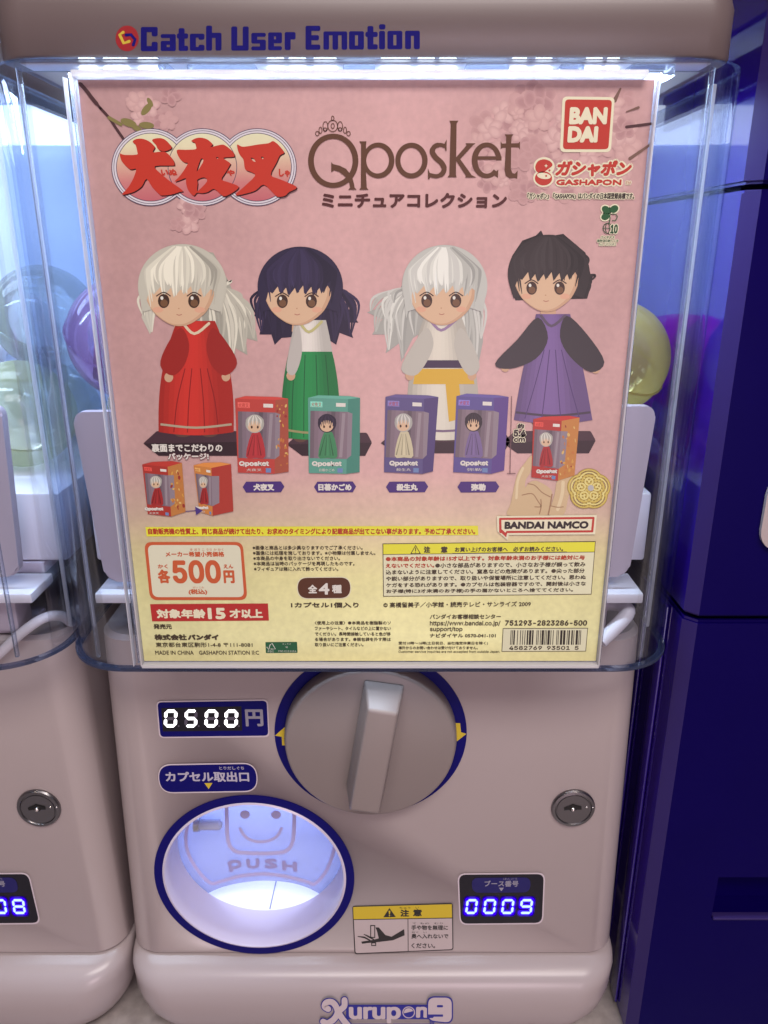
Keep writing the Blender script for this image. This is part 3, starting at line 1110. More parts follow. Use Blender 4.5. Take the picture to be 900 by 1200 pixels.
P.stroke(kk([(80, 176), (80, 225)]), 1.2, LBL, 2, False)
for x_ in (738, 748, 758):
    P.stroke(kk([(x_, 150), (x_, 225)]), 1.2, LBL, 2, False)
P.stroke(kk([(230, 212), (470, 212)]), 1.2, LBL, 2, False)
P.stroke(kk([(505, 212), (735, 212)]), 1.2, LBL, 2, False)
P.poly(rquad(kk([(716, 38), (878, 38), (878, 210), (716, 195)]), 9, 6), LBL, 4)
P.poly(rquad(kk([(724, 46), (870, 46), (870, 202), (724, 187)]), 8, 6), LWH, 5)
P.poly(rquad(kk([(778, 92), (816, 92), (816, 106), (778, 106)]), 1.2), LBL, 6)
P.poly(kk([(716, 150), (816, 150), (816, 164), (760, 164), (752, 172), (716, 172)]), LBL, 6)
P.build('maker_lettering', machine)

# the neighbour: the same machine one pitch to the left, with its own number
left = dup(machine)
left.location.x -= PITCHX
left['label'] = 'neighbouring ivory capsule machine cut off by the frame, showing booth number ending 08'
left['group'] = 'capsule machines in a row'
attach(booth_digits('0009'), bd)
bd2 = [c for c in left.children if c.name.startswith('booth_display')][0]
d8 = booth_digits('0008')
d8.data.transform(Matrix.Translation(-world_loc(bd)))
d8.parent = bd2
bpy.context.view_layer.update()

# ------------------------------------------------------------------ blue cabinet at the right
CX0, CY0 = 0.172, 0.393
cab = thing('service_cabinet', 'tall glossy dark blue cabinet standing against the ivory machine', 'cabinet', (0.37, 0.55, 0.0))


def cabinet_block(name, z0, z1, slot=None):
    b = rbox(CX0, 0.62, CY0, 0.80, z0, z1)
    bmesh.ops.bevel(b, geom=[e for e in b.edges if abs(e.verts[0].co.x - CX0) < 1e-6 and abs(e.verts[1].co.x - CX0) < 1e-6 and abs(e.verts[0].co.y - CY0) < 1e-6 and abs(e.verts[1].co.y - CY0) < 1e-6], offset=0.0065, segments=1, affect='EDGES')
    bmesh.ops.bevel(b, geom=[e for e in b.edges if abs(e.verts[0].co.z - e.verts[1].co.z) < 1e-6], offset=0.0015, segments=2, affect='EDGES')
    k = MB()
    k.add(b, CABM)
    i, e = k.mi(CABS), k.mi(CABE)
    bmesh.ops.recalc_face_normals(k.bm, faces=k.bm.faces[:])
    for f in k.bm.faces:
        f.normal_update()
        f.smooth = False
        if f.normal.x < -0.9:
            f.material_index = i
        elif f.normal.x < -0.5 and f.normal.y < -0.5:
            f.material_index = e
    return k.build(name, cab, 40)


SX0, SZ1, SZ0 = at(842, 1028, CY0).x, at(842, 1028, CY0).z, at(842, 1076, CY0).z
cabinet_block('upper_panel', Z(0.0285), Z(0.32))
cabinet_block('middle_panel', Z(-0.1985), Z(0.0260))
low = cabinet_block('lower_panel', 0.0, Z(-0.2010))
cut = one('cutter', rbox(SX0, 0.70, CY0 - 0.05, CY0 + 0.018, SZ0, SZ1), CABM)
cut.location -= Vector((0, 0, 0))
low.parent = None
low.location = cab.location
bo = low.modifiers.new('cut', 'BOOLEAN')
bo.object = cut
bo.solver = 'EXACT'
dg = bpy.context.evaluated_depsgraph_get()
dg.update()
me = bpy.data.meshes.new_from_object(low.evaluated_get(dg))
low.modifiers.clear()
low.data = me
bpy.data.objects.remove(cut)
low.location = (0, 0, 0)
low.parent = cab
one('slot_lip', rbox(SX0 + 0.001, 0.618, CY0 - 0.0012, CY0 + 0.004, SZ0 - 0.0006, SZ0 + 0.0012, 0.0004), CABE, cab)
one('inner_core', rbox(CX0 + 0.006, 0.61, CY0 + 0.022, 0.79, 0.002, Z(0.31)), mat('seam_black', (0.004, 0.002, 0.02), 0.5, spec=0.1), cab)
# thin moulding strips along its side, and an ivory push plate at the edge of view
for yy in (0.418, 0.452):
    one('side_moulding', rbox(CX0 - 0.0022, CX0 - 0.0003, yy, yy + 0.012, 0.004, Z(-0.204), 0.0008), CABS, cab)
P0 = at(893, 600, CY0)
bm = bmesh.new()
oo = []
for sx, sz in ((-1, -1), (1, -1), (1, 1), (-1, 1)):
    for j in range(7):
        a0 = {(-1, -1): 180, (1, -1): 270, (1, 1): 0, (-1, 1): 90}[(sx, sz)]
        t = R(a0 + 90 * j / 6)
        oo.append((P0.x + 0.042 + sx * 0.030 + 0.012 * math.cos(t), P0.z + sz * 0.010 + 0.012 * math.sin(t)))
A = [bm.verts.new((x, CY0 - 0.0025, z)) for x, z in oo]
B = [bm.verts.new((x, CY0 - 0.0002, z)) for x, z in oo]
bm.faces.new(A)
for j in range(len(A)):
    bm.faces.new((A[j], B[j], B[(j + 1) % len(A)], A[(j + 1) % len(A)]))
one('push_plate', bm, BODY, cab, 30)

# ------------------------------------------------------------------ the card holder and the poster
TL, TR, BR, BL = at(90.7, 93.5, YP), at(769, 93.5, YP), at(697, 774.5, YP), at(169, 774.5, YP)
PX0, PX1, PZ1, PZ0 = (TL.x + BL.x) / 2, (TR.x + BR.x) / 2, TL.z, BR.z
holder = thing('card_holder', 'clear plastic card holder with bright edges clipped over the front cover', 'card holder', ((PX0 + PX1) / 2, YP, PZ0))
one('back_sheet', rbox(PX0 - 0.004, PX1 + 0.003, YP + 0.0010, YP + 0.0028, PZ0 - 0.002, PZ1 + 0.003, 0.0004), HOLD, holder)
for a, b in ((PX0 - 0.0010, PX0 - 0.0002), (PX0 - 0.0050, PX0 - 0.0045), (PX1 + 0.0003, PX1 + 0.0012)):
    one('side_edge', rbox(a, b, YP - 0.0035, YP + 0.0008, PZ0 - 0.0015, PZ1 + (0.0005 if b < PX1 else -0.0005), 0.0002), HEDGE, holder)
one('bottom_edge', rbox(PX0 - 0.0005, PX1 + 0.001, YP - 0.0035, YP + 0.0008, PZ0 - 0.0026, PZ0 - 0.0008, 0.0003), HEDGE, holder)
one('top_bar', rbox(PX0 - 0.0012, PX1 - 0.0040, YP - 0.0042, YP + 0.0035, PZ1 + 0.0004, PZ1 + 0.0031, 0.0005), clear_plastic('edge_glow_plastic', (0.9, 0.92, 0.96), (0.9, 0.92, 0.96), 0.1, body=0.95, bodycol=(0.93, 0.94, 0.96), refl=0.4), holder)  # white body paints the glow of the lit acrylic edge

PZH = PZ1 - PZ0
stops = [(0.0, lin((230, 214, 152), EP)), (0.05, lin((243, 231, 172), EP)), (0.17, lin((235, 221, 160), EP)), (0.23, lin((226, 206, 155), EP)), (0.30, lin((216, 182, 160), EP)),
         (0.38, lin((212, 165, 160), EP)), (0.62, lin((209, 161, 158), EP)), (0.85, lin((210, 162, 159), EP)), (1.0, lin((208, 160, 158), EP))]
PAPER = ramp_material('washi_paper_print', stops, 0.0, PZH, noise=0.07, mid=0.022)  # mid paints the light falloff towards the poster's sides
kp = bmesh.new()
poster = thing('poster', 'pink and yellow Japanese toy poster showing plain dolls and boxed toys, in clear holder', 'poster', ((PX0 + PX1) / 2, YP, PZ0))
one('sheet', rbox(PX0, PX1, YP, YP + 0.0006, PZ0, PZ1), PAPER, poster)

# blossom spray in two corners
P = Print(YP)
PETAL = [(208, 164, 159), (200, 154, 151), (213, 170, 165), (188, 142, 140), (178, 132, 132)]
r2 = random.Random(3)


BCOUNT = [0]


def blossoms(P, x0, y0, x1, y1, n, s0, s1, lay=1):
    for _ in range(n):
        x, y = r2.uniform(x0, x1), r2.uniform(y0, y1)
        s = r2.uniform(s0, s1)
        m_ = r2.choice(PETAL)
        a = r2.uniform(0, 360)
        for q in range(5):
            t = R(a + 72 * q)
            for sc_, mx_ in ((1.45, 0.25), (1.2, 0.5), (0.95, 0.8), (0.7, 1.0)):
                BCOUNT[0] += 1
                col_ = [int(b_ + (p_ - b_) * mx_) for b_, p_ in zip((196, 151, 148), m_)]
                P.poly(ell(x + s * 0.55 * math.cos(t), y + s * 0.5 * math.sin(t), s * 0.5 * sc_, s * 0.36 * sc_, 12, rot=a + 72 * q), ink(*col_), lay + 0.0022 * BCOUNT[0])


BR1, BR2, LEAF = ink(80, 52, 54), ink(122, 90, 80), ink(132, 118, 72)
blossoms(P, 560, 128, 610, 215, 22, 6, 15)
blossoms(P, 600, 112, 738, 225, 78, 6, 17)
P.stroke([(734, 149), (764, 145)], [3.6, 3.2], BR1, 5.85)
P.stroke([(720, 118), (727, 104)], [5, 2], BR2, 5.8)
P.stroke([(738, 186), (764, 168)], [4, 2.4], BR2, 5.8)
P.stroke([(734, 131), (748, 126)], [1.2, 3], BR2, 5.8)
P.build('blossom_print', poster)
P = Print(YP)
blossoms(P, 150, 108, 205, 150, 9, 7, 12)
P.stroke(smooth_open([(94, 98), (102, 107), (108, 115), (118, 127)]), [3.5, 5] + [4.5] * 14 + [3] * 3, BR1, 5.85)
P.stroke(smooth_open([(118, 127), (128, 138), (136, 150), (145, 163)]), 3.2, BR1, 5.85)
P.stroke([(128, 138), (142, 146)], 4, LEAF, 5.88)
for x, y, a, s in ((151, 144, 20, 10), (172, 147, 5, 9), (172, 128, -50, 9), (160, 150, 30, 7), (176, 120, 60, 6)):
    P.poly(ell(x, y, s, s * 0.45, 16, rot=a), LEAF, 5.9 + s * 0.07 + x * 0.001)
P.build('blossom_print', poster)
P = Print(YP)
blossoms(P, 195, 240, 240, 275, 8, 7, 11)
P.build('blossom_print', poster)

# title: three discs and brush lettering
P = Print(YP)
TN, TWH, RED, SHD = ink(82, 70, 92), ink(214, 200, 204), ink(192, 56, 42), ink(58, 18, 22)
for m_, r_, l_y in ((TN, 46.2, 6), (TWH, 45.3, 6.6), (TN, 43.6, 7.2), (TWH, 42.9, 7.8)):
    for c_ in (177, 237.5, 301.5):
        P.poly(ell(c_, 196, r_, r_ * 0.985, 64), m_, l_y + (c_ - 177) / 1000)
zt, zb = at(237, 155, YP).z - PZ0, at(237, 238, YP).z - PZ0
DISC = ramp_material('title_disc_print', [(0.0, lin((188, 96, 104), EP)), (0.3, lin((200, 122, 120), EP)), (0.6, lin((214, 172, 148), EP)), (0.8, lin((222, 206, 170), EP)), (1.0, lin((222, 212, 176), EP))], zb, zt, noise=0.02)
for c_, l_y in ((177, 8.6), (301.5, 8.7), (237.5, 9.4)):
    P.poly(ell(c_, 196, 40.6, 40.2, 64), TN, l_y)
    P.poly(ell(c_, 196, 39.8, 39.4, 64), DISC, l_y + 0.3)
g1 = cx([(90, 288), (130, 300), (250, 298), (256, 270), (240, 205), (212, 175), (240, 150), (300, 145), (360, 165), (400, 195), (424, 230), (405, 275), (500, 268), (550, 290), (600, 350), (612, 390), (595, 402), (425, 408), (470, 470), (560, 545), (690, 640), (660, 655), (580, 680), (500, 688), (470, 680), (400, 610), (345, 530), (300, 600), (240, 645), (180, 668), (110, 678), (170, 610), (220, 520), (245, 435), (195, 440), (150, 410), (105, 355)], 8.1818, 130, 145)
g1b = cx([(398, 158), (450, 140), (510, 148), (560, 190), (585, 235), (520, 265), (460, 250), (435, 205)], 8.1818, 130, 145)
g2 = cx([(75, 312), (180, 308), (295, 300), (300, 265), (285, 225), (245, 205), (290, 175), (350, 165), (420, 180), (465, 210), (495, 245), (470, 275), (590, 248), (640, 255), (700, 300), (745, 350), (740, 390), (620, 400), (690, 455), (700, 480), (640, 580), (600, 655), (690, 690), (800, 738), (740, 800), (640, 850), (590, 830), (510, 765), (440, 800), (370, 815), (310, 810), (275, 845), (230, 810), (200, 760), (183, 690), (180, 640), (120, 660), (50, 680), (100, 625), (150, 560), (205, 465), (165, 455), (110, 410)], 10, 200, 145)
g2h = [cx(h, 10, 200, 145) for h in ([(362, 408), (388, 435), (345, 515), (308, 560), (330, 480)], [(318, 655), (395, 630), (430, 675), (335, 778), (312, 780), (320, 700)], [(535, 392), (565, 398), (548, 415)])]
g3 = cx([(132, 245), (180, 268), (240, 268), (380, 245), (500, 230), (550, 205), (610, 245), (665, 310), (680, 345), (630, 375), (590, 460), (525, 600), (640, 655), (830, 742), (740, 800), (690, 845), (600, 855), (540, 800), (440, 715), (350, 780), (250, 815), (110, 840), (200, 750), (340, 615), (300, 570), (245, 550), (220, 520), (205, 420), (165, 370), (140, 310)], 10, 265, 145)
g3h = [cx(h, 10, 265, 145) for h in ([(290, 402), (322, 408), (348, 448), (318, 438)], [(410, 388), (442, 394), (430, 418)])]
for g, h in ((g1, ()), (g1b, ()), (g2, g2h), (g3, g3h)):
    sh = lambda L: [(x + 1.1, y + 1.3) for x, y in L]
    P.poly(sh(smooth_closed(g, 3)), SHD, 10.4, [sh(smooth_closed(q, 3)) for q in h])
    P.poly(smooth_closed(g, 3), RED, 11, [smooth_closed(q, 3) for q in h])
P.text('いぬ', 189, 198, 208, 206, RED, 11.6, bold=0.5)
P.text('や', 266, 199, 275.5, 206.5, RED, 11.6, bold=0.5)
P.text('しゃ', 327, 198, 340, 207.5, RED, 11.6, bold=0.5)
P.build('title_lettering', poster)

# brand lettering with a small tiara
P = Print(YP)
BRN, BRN2 = ink(96, 62, 46), ink(84, 42, 40)
c4 = lambda L: cx(L, 6.923, 355, 130)
c5 = lambda L: cx(L, 6.4286, 475, 130)
P.ring(c4(ell(246, 405, 204, 220, 64)), c4(ell(246, 405, 157, 178, 64)), BRN, 5)
P.poly(c4([(230, 415), (245, 432), (300, 445), (350, 470), (395, 525), (412, 580), (420, 622), (436, 640), (368, 640), (383, 622), (376, 585), (345, 535), (295, 495), (255, 482), (230, 498)]), BRN, 5.5)
P.poly(c4([(457, 247), (515, 247), (512, 280), (512, 510), (518, 622), (532, 640), (457, 640), (470, 622), (472, 270)]), BRN, 5.5)
P.ring(c4(ell(612, 402, 130, 145, 56)), c4(ell(606, 402, 92, 106, 56)), BRN, 5)
P.ring(ell(482.2, 188.2, 18.9, 20.9, 56), ell(482, 188.2, 12.8, 15.0, 56), BRN, 5)
P.stroke(c5(smooth_open([(298, 266), (262, 256), (222, 268), (203, 305), (225, 348), (272, 392), (292, 435), (277, 474), (235, 492), (180, 482)], 6)), [4.6] * 8 + [5.6] * 8 + [6.4] * 20 + [5.8] * 9 + [4.8] * 10, BRN, 5.2, False)
P.poly(c5([(312, 215), (310, 300), (302, 300), (290, 262), (297, 240)]), BRN, 5.5)
P.poly(c5([(170, 432), (182, 462), (190, 495), (180, 515), (170, 515)]), BRN, 5.5)
P.poly(c5([(331, 74), (400, 74), (386, 95), (381, 480), (386, 500), (318, 500), (331, 482), (342, 95)]), BRN, 5)
P.poly(c5([(372, 362), (462, 258), (452, 244), (530, 244), (512, 256), (410, 366), (386, 384)]), BRN, 5.4)
P.poly(c5([(385, 380), (412, 362), (500, 484), (536, 502), (452, 502), (455, 486)]), BRN, 5.8)
eo = c5(ell(612, 373, 112, 135, 40, 0, -318))
ei = c5(ell(614, 373, 70, 100, 40, 0, -318))
P.poly(eo + ei[::-1], BRN, 5)
P.poly(c5([(545, 342), (724, 342), (724, 368), (545, 368)]), BRN, 5.4)
P.poly(c5([(686, 452), (700, 444), (697, 506), (690, 500), (672, 488)]), BRN, 5.5)
P.poly(c5([(748, 177), (814, 177), (800, 196), (797, 244), (795, 440), (806, 468), (824, 474), (846, 450), (842, 512), (824, 505), (785, 508), (756, 490), (747, 448), (758, 244), (760, 196)]), BRN, 5)
P.poly(c5([(718, 228), (728, 246), (850, 244), (863, 230), (863, 294), (850, 276), (728, 278), (718, 290)]), BRN, 5.4)
for a, b, rx, ry in ((242, 60, 10, 18), (242, 122, 40, 46), (242, 122, 13, 20), (183, 125, 20, 38), (302, 125, 20, 38), (180, 152, 14, 14), (302, 150, 14, 14), (143, 157, 12, 25), (342, 157, 12, 25), (117, 184, 14, 18), (370, 184, 14, 18)):
    P.ring(c4(ell(a, b, rx + 3.2, ry + 3.2, 24)), c4(ell(a, b, rx - 3.2, ry - 3.2, 24)), BRN, 5)
P.text('ミニチュアコレクション', 377, 226, 594, 244, BRN2, 5, bold=0.9, res=3)
P.build('brand_lettering', poster)

# red maker's mark, capsule brand and clover mark
CREAM, LRED, TBLK = ink(226, 212, 182), ink(186, 58, 48), ink(52, 40, 38)
P = Print(YP)
P.poly(rquad([(659, 113.2), (720.3, 114), (715.6, 178.4), (656, 178.4)], 6), CREAM, 6)
P.poly(rquad([(662.2, 116.6), (717, 117.3), (712.7, 175), (659.4, 175)], 4.5), LRED, 7)
P.text('BAN', 667, 125.5, 711.5, 146, CREAM, 8, bold=1.5, res=3, plain=True)
P.text('DAI', 665, 147.8, 700.5, 167.3, CREAM, 8, bold=1.5, res=3, plain=True)
P.build('maker_mark', poster)
P = Print(YP)
c7 = lambda L: cx(L, 6.6667, 615, 180)
up_ = smooth_closed([(85, 130), (82, 95), (105, 58), (150, 45), (195, 60), (215, 90), (190, 115), (140, 148), (105, 150)], 5)
P.poly(c7(ell(150, 100, 82, 72)), CREAM, 6)
P.poly(c7(ell(146, 192, 82, 70)), CREAM, 6.1)
P.poly(c7(up_), LRED, 7)
P.poly(c7(ell(145, 194, 67, 55)), LRED, 7)
P.poly(c7(ell(148, 175, 54, 24, rot=8)), CREAM, 8)
P.poly(c7(ell(165, 175, 7, 8, 12)), LRED, 9)
P.poly(c7([(165, 82), (170, 92), (180, 96), (170, 101), (165, 111), (160, 101), (150, 96), (160, 92)]), CREAM, 8)
P.poly(c7([(191, 120), (195, 128), (203, 131), (195, 135), (191, 143), (187, 135), (179, 131), (187, 128)]), LRED, 8)
P.text('ガシャポン', 652, 188, 739.5, 207, LRED, 7, bold=1.1, outline=CREAM, ow=1.9, res=3, shear=0.22)
P.text('GASHAPON', 651.5, 210.3, 728, 217.3, LRED, 7, bold=0.6, outline=CREAM, ow=1.6, plain=True)
P.text('TM', 733, 213, 738.5, 216, LRED, 7, outline=CREAM, ow=1.4)
P.text('「ガシャポン」「GASHAPON」はバンダイの日本国登録商標です。', 618, 226, 743, 233.5, TBLK, 7, bold=0.25, outline=CREAM, ow=0.9)
P.build('capsule_brand_lettering', poster)
P = Print(YP)
c8 = lambda L: cx(L, 5.294, 600, 100)
GRN, GR2 = ink(36, 84, 48), ink(46, 78, 52)
for a, b, rx, ry, ro in ((582, 772, 28, 22, 35), (632, 768, 28, 22, -35), (578, 815, 26, 21, -20)):
    P.poly(c8(ell(a, b, rx + 8, ry + 8, 24, rot=ro)), CREAM, 6)
    P.poly(c8(ell(a, b, rx, ry, 24, rot=ro)), GRN, 7)
P.stroke(c8(smooth_open([(605, 790), (606, 830), (600, 858)])), 1.2, GRN, 7.5)
P.stroke(c8(smooth_open([(615, 798), (640, 800), (652, 815), (640, 838), (622, 838)])), 0.9, GRN, 7.5)
P.ring(c8(ell(592, 887, 30, 34)), c8(ell(592, 887, 25, 29)), GR2, 7)
P.stroke(c8([(563, 887), (620, 887)]), 0.7, GR2, 7.3, False)
P.ring(c8(ell(592, 887, 14, 33)), c8(ell(592, 887, 10, 30)), GR2, 7)
P.text('10', 715, 263, 723.7, 273.8, GR2, 7.5, bold=0.6, outline=CREAM, ow=1.0)
P.text('バイオマス', 703.5, 276.3, 720, 279.6, GR2, 7, bold=0.1, outline=CREAM, ow=0.7)
P.text('植物油印刷インキ', 699.5, 280.4, 724.5, 284, GR2, 7, bold=0.1, outline=CREAM, ow=0.7)
P.text('No.180082', 702, 284.8, 721.5, 287.8, GR2, 7, outline=CREAM, ow=0.7)
P.build('clover_mark', poster)

# plain wooden dolls in the poster's colours
SKIN, EYE, WOODB = ink(212, 172, 140), ink(70, 46, 36), ink(52, 34, 40)
SKIN2 = ink(198, 154, 124)


def gradient(a, b, n=5):
    return [tuple(a[i] + (b[i] - a[i]) * k / (n - 1) for i in range(3)) for k in range(n)]


def bell(cx_, y0, y1, w0, w1, e0, e1, m_list, lay):
    """a turned wooden body, shown in vertical tone bands as a photograph of a round thing prints"""
    for j, m_ in enumerate(m_list):
        a, b = -1 + 2 * j / len(m_list), 1
        L, Rg = [], []
        for k_ in range(13):
            t = k_ / 12
            w = w0 + (w1 - w0) * (t ** e0) + e1 * math.sin(t * math.pi)
            y = y0 + (y1 - y0) * t
            L.append((cx_ + a * w, y + 0.05 * w1 * (1 - a * a) * t))
            Rg.append((cx_ + b * w, y))
        bot = [(cx_ + w1 * (a + (b - a) * s / 8), y1 + 0.09 * w1 * (1 - (a + (b - a) * s / 8) ** 2)) for s in range(9)]
        P.poly(L[:-1] + bot + Rg[:-1][::-1], m_, lay + 0.07 * j)


def tones(base, n=15, lo=0.72, hi=1.05):
    out = []
    for j in range(n):
        u = (j + 0.5) / n
        s = lo + (hi - lo) * math.sin(min(1, u * 1.25) * math.pi / 1.25 * 0.98 + 0.25)
        out.append(ink(*[int(max(6, min(236, c * s))) for c in base]))
    return out


def head(cx_, cy, rx, ry, hair, lay, back, locks, wisps=()):
    """a painted doll's head: hair behind, face, a fringe of pointed locks, simple eyes"""
    hb_ = [ink(*[int(max(8, min(236, c * k_))) for c in hair]) for k_ in (0.78, 0.90, 1.0, 1.08)]
    P.poly(back, hb_[0], 2.6)
    for w_ in wisps:
        P.poly(w_, hb_[1], 2.9)
    P.poly(ell(cx_, cy, rx, ry, 36, -198, 18) + [(cx_ + rx * .84, cy + ry * .62), (cx_ + rx * .5, cy + ry * .5), (cx_ - rx * .5, cy + ry * .5), (cx_ - rx * .86, cy + ry * .62)], hb_[1], lay)
    P.poly([(cx_ - 9, cy + ry * .7), (cx_ + 7, cy + ry * .7), (cx_ + 9, cy + ry * 1.12), (cx_ - 10, cy + ry * 1.12)], SKIN2, 5.9)
    fx, fy = cx_ - rx * 0.06, cy + ry * 0.30
    P.poly(smooth_closed([(fx - rx * .74, fy - ry * .30), (fx, fy - ry * .72), (fx + rx * .74, fy - ry * .30), (fx + rx * .66, fy + ry * .22), (fx + rx * .32, fy + ry * .56), (fx, fy + ry * .66), (fx - rx * .32, fy + ry * .56), (fx - rx * .66, fy + ry * .22)], 5), SKIN2, lay + 1)
    P.poly(smooth_closed([(fx - rx * .72, fy - ry * .30), (fx, fy - ry * .72), (fx + rx * .66, fy - ry * .30), (fx + rx * .58, fy + ry * .20), (fx + rx * .27, fy + ry * .52), (fx - rx * .03, fy + ry * .62), (fx - rx * .34, fy + ry * .52), (fx - rx * .65, fy + ry * .20)], 5), SKIN, lay + 1.2)
    top = [(cx_ + rx * 0.98 * math.cos(R(a_)), cy - ry * 0.98 * math.sin(R(a_))) for a_ in range(-6, 187, 8)]
    P.poly(top + locks, hb_[1], lay + 1.5)
    tn = [ink(*[int(max(8, min(238, c * k_))) for c in hair]) for k_ in (0.74, 0.86, 0.95, 1.02, 1.10, 1.20)]
    lk = [p for p in locks[2:-2]]
    rr = random.Random(int(cx_))
    for j in range(46):
        u = -0.92 + 1.84 * ((j * 17) % 46) / 45
        ex_ = cx_ + rx * (0.80 * u) + rr.uniform(-1.5, 1.5)
        near = min(lk, key=lambda p: abs(p[0] - ex_))
        ey_ = near[1] - rr.uniform(0.5, 4.0) if abs(u) < 0.80 else cy + ry * rr.uniform(0.15, 0.55)
        st_ = (cx_ + rx * 0.22 * u, cy - ry * 0.94)
        c1 = (cx_ + rx * 0.80 * u, cy - ry * (0.70 - 0.25 * abs(u)))
        c2 = (cx_ + rx * 0.90 * u, cy - ry * 0.25)
        pts_ = smooth_open([st_, c1, c2, (ex_, ey_)], 5)
        ww = [0.4 + 3.4 * math.sin(math.pi * (0.12 + 0.86 * q_ / (len(pts_) - 1))) for q_ in range(len(pts_))]
        sh_ = 3.3 - 2.2 * (u + 0.35) ** 2 + rr.uniform(-1.3, 1.3)
        P.stroke(pts_, ww, tn[max(0, min(5, int(sh_ + 0.5)))], lay + 1.55 + 0.02 * j, False)
    cen = (cx_ + rx * 0.25, cy - ry * 0.1)
    bk = [p for q_ in (back, *wisps) for p in q_]
    kk_ = 0
    for j, tip in enumerate(bk):
        if math.hypot(tip[0] - cx_, tip[1] - cy) < rx * 1.02:
            continue
        for d_ in (-3.4, 0.0, 3.0):
            sx_ = cx_ + max(-rx * .9, min(rx * .9, (tip[0] - cx_) * 0.75)) + d_
            st_ = (sx_, cy + ry * 0.05)
            md = ((st_[0] + tip[0]) / 2 + (tip[0] - cx_) * 0.10 + d_, (st_[1] + tip[1]) / 2 - 4)
            en = (tip[0] + (cx_ - tip[0]) * 0.05 + d_ * 0.2, tip[1] + (cy - tip[1]) * 0.05)
            pts_ = smooth_open([st_, md, en], 6)
            ww = [0.5 + 2.6 * math.sin(math.pi * (0.15 + 0.84 * q_ / (len(pts_) - 1))) for q_ in range(len(pts_))]
            P.stroke(pts_, ww, tn[rr.choice((0, 1, 1, 2, 3))], 3.1 + 0.024 * kk_, False)
            kk_ += 1
    for sx in (-1, 1):
        P.poly(ell(fx + sx * rx * 0.47 - 1, fy + ry * 0.27, rx * 0.12, ry * 0.07, 16), ink(216, 160, 132), lay + 1.4)
    P.poly(ell(fx - 1, fy + ry * 0.24, 1.0, 0.8, 8), ink(186, 138, 108), lay + 1.4)
    for sx in (-1, 1):
        ex, ey = fx + sx * rx * 0.34 - 1, fy + ry * 0.06
        P.poly(ell(ex, ey, rx * 0.13, ry * 0.17, 18), ink(66, 44, 36), lay + 2)
        P.poly(ell(ex + 0.4, ey + ry * 0.05, rx * 0.085, ry * 0.09, 14), ink(116, 80, 56), lay + 2.2)
        P.poly(ell(ex - rx * 0.04, ey - ry * 0.07, rx * 0.035, ry * 0.045, 10), ink(222, 212, 200), lay + 2.4)
        P.stroke(smooth_open([(ex - sx * -rx * 0.16, ey - ry * 0.12), (ex, ey - ry * 0.21), (ex - sx * rx * 0.15, ey - ry * 0.12)], 3), 1.3, ink(60, 40, 38), lay + 2.4)
    P.stroke(smooth_open([(fx - 3.4, fy + ry * 0.38), (fx - 0.6, fy + ry * 0.40), (fx + 2.4, fy + ry * 0.38)], 3), 0.8, ink(170, 100, 88), lay + 2)


def fringe(cx_, cy, rx, ry, n, deep, side=0.55):
    """the lower outline of a fringe, from one temple to the other, in n pointed locks"""
    out = [(cx_ - rx * 0.90, cy + ry * side), (cx_ - rx * 0.74, cy + ry * 0.10)]
    for j in range(n):
        u0 = -0.70 + 1.34 * j / n
        u1 = -0.70 + 1.34 * (j + 1) / n
        d = deep * (0.85 + 0.3 * ((j * 7) % 3) / 2)
        out += [(cx_ + rx * (u0 * 0.6 + u1 * 0.4) - 1.5, cy + ry * d), (cx_ + rx * u1, cy + ry * (d - 0.20))]
    out += [(cx_ + rx * 0.74, cy + ry * 0.14), (cx_ + rx * 0.88, cy + ry * side)]
    return out


def sleeve(pts, col, lay, hand=None):
    P.poly(smooth_closed(pts, 4), ink(*[int(c * 0.86) for c in col]), lay)
    if hand:
        P.poly(ell(hand[0], hand[1], 5.2, 5.8, 14), SKIN2, lay - 0.06)


def trim(cx_, y0, y1, w0, w1, col, lay):
    P.stroke(smooth_open([(cx_ - w0, y0), (cx_ - 2, y0 + 12), (cx_ + w0, y0)], 4), 3.2, ink(*col), lay)
    P.stroke(smooth_open([(cx_ - w1 * .97, y1 - 3), (cx_, y1 + 1), (cx_ + w1 * .97, y1 - 3)], 4), 2.6, ink(*[int(c * 0.8) for c in col]), lay, False)
    for sx in (-1, 1):
        P.poly(ell(cx_ + sx * w1 * .36, y1 + 7, w1 * .24, 5.2, 18), ink(96, 66, 58), 5.7)


def foot(x0, x1, y0, y1):
    P.poly(rquad([(x0 - 4, (y0 + y1) / 2), (x0 + 12, y0), (x1 - 6, y0), (x1, (y0 + y1) / 2 - 2)], 2), ink(70, 46, 54), 5)
    P.poly([(x0 - 4, (y0 + y1) / 2), (x1, (y0 + y1) / 2 - 2), (x1 - 8, y1), (x0 + 14, y1)], WOODB, 5.2)


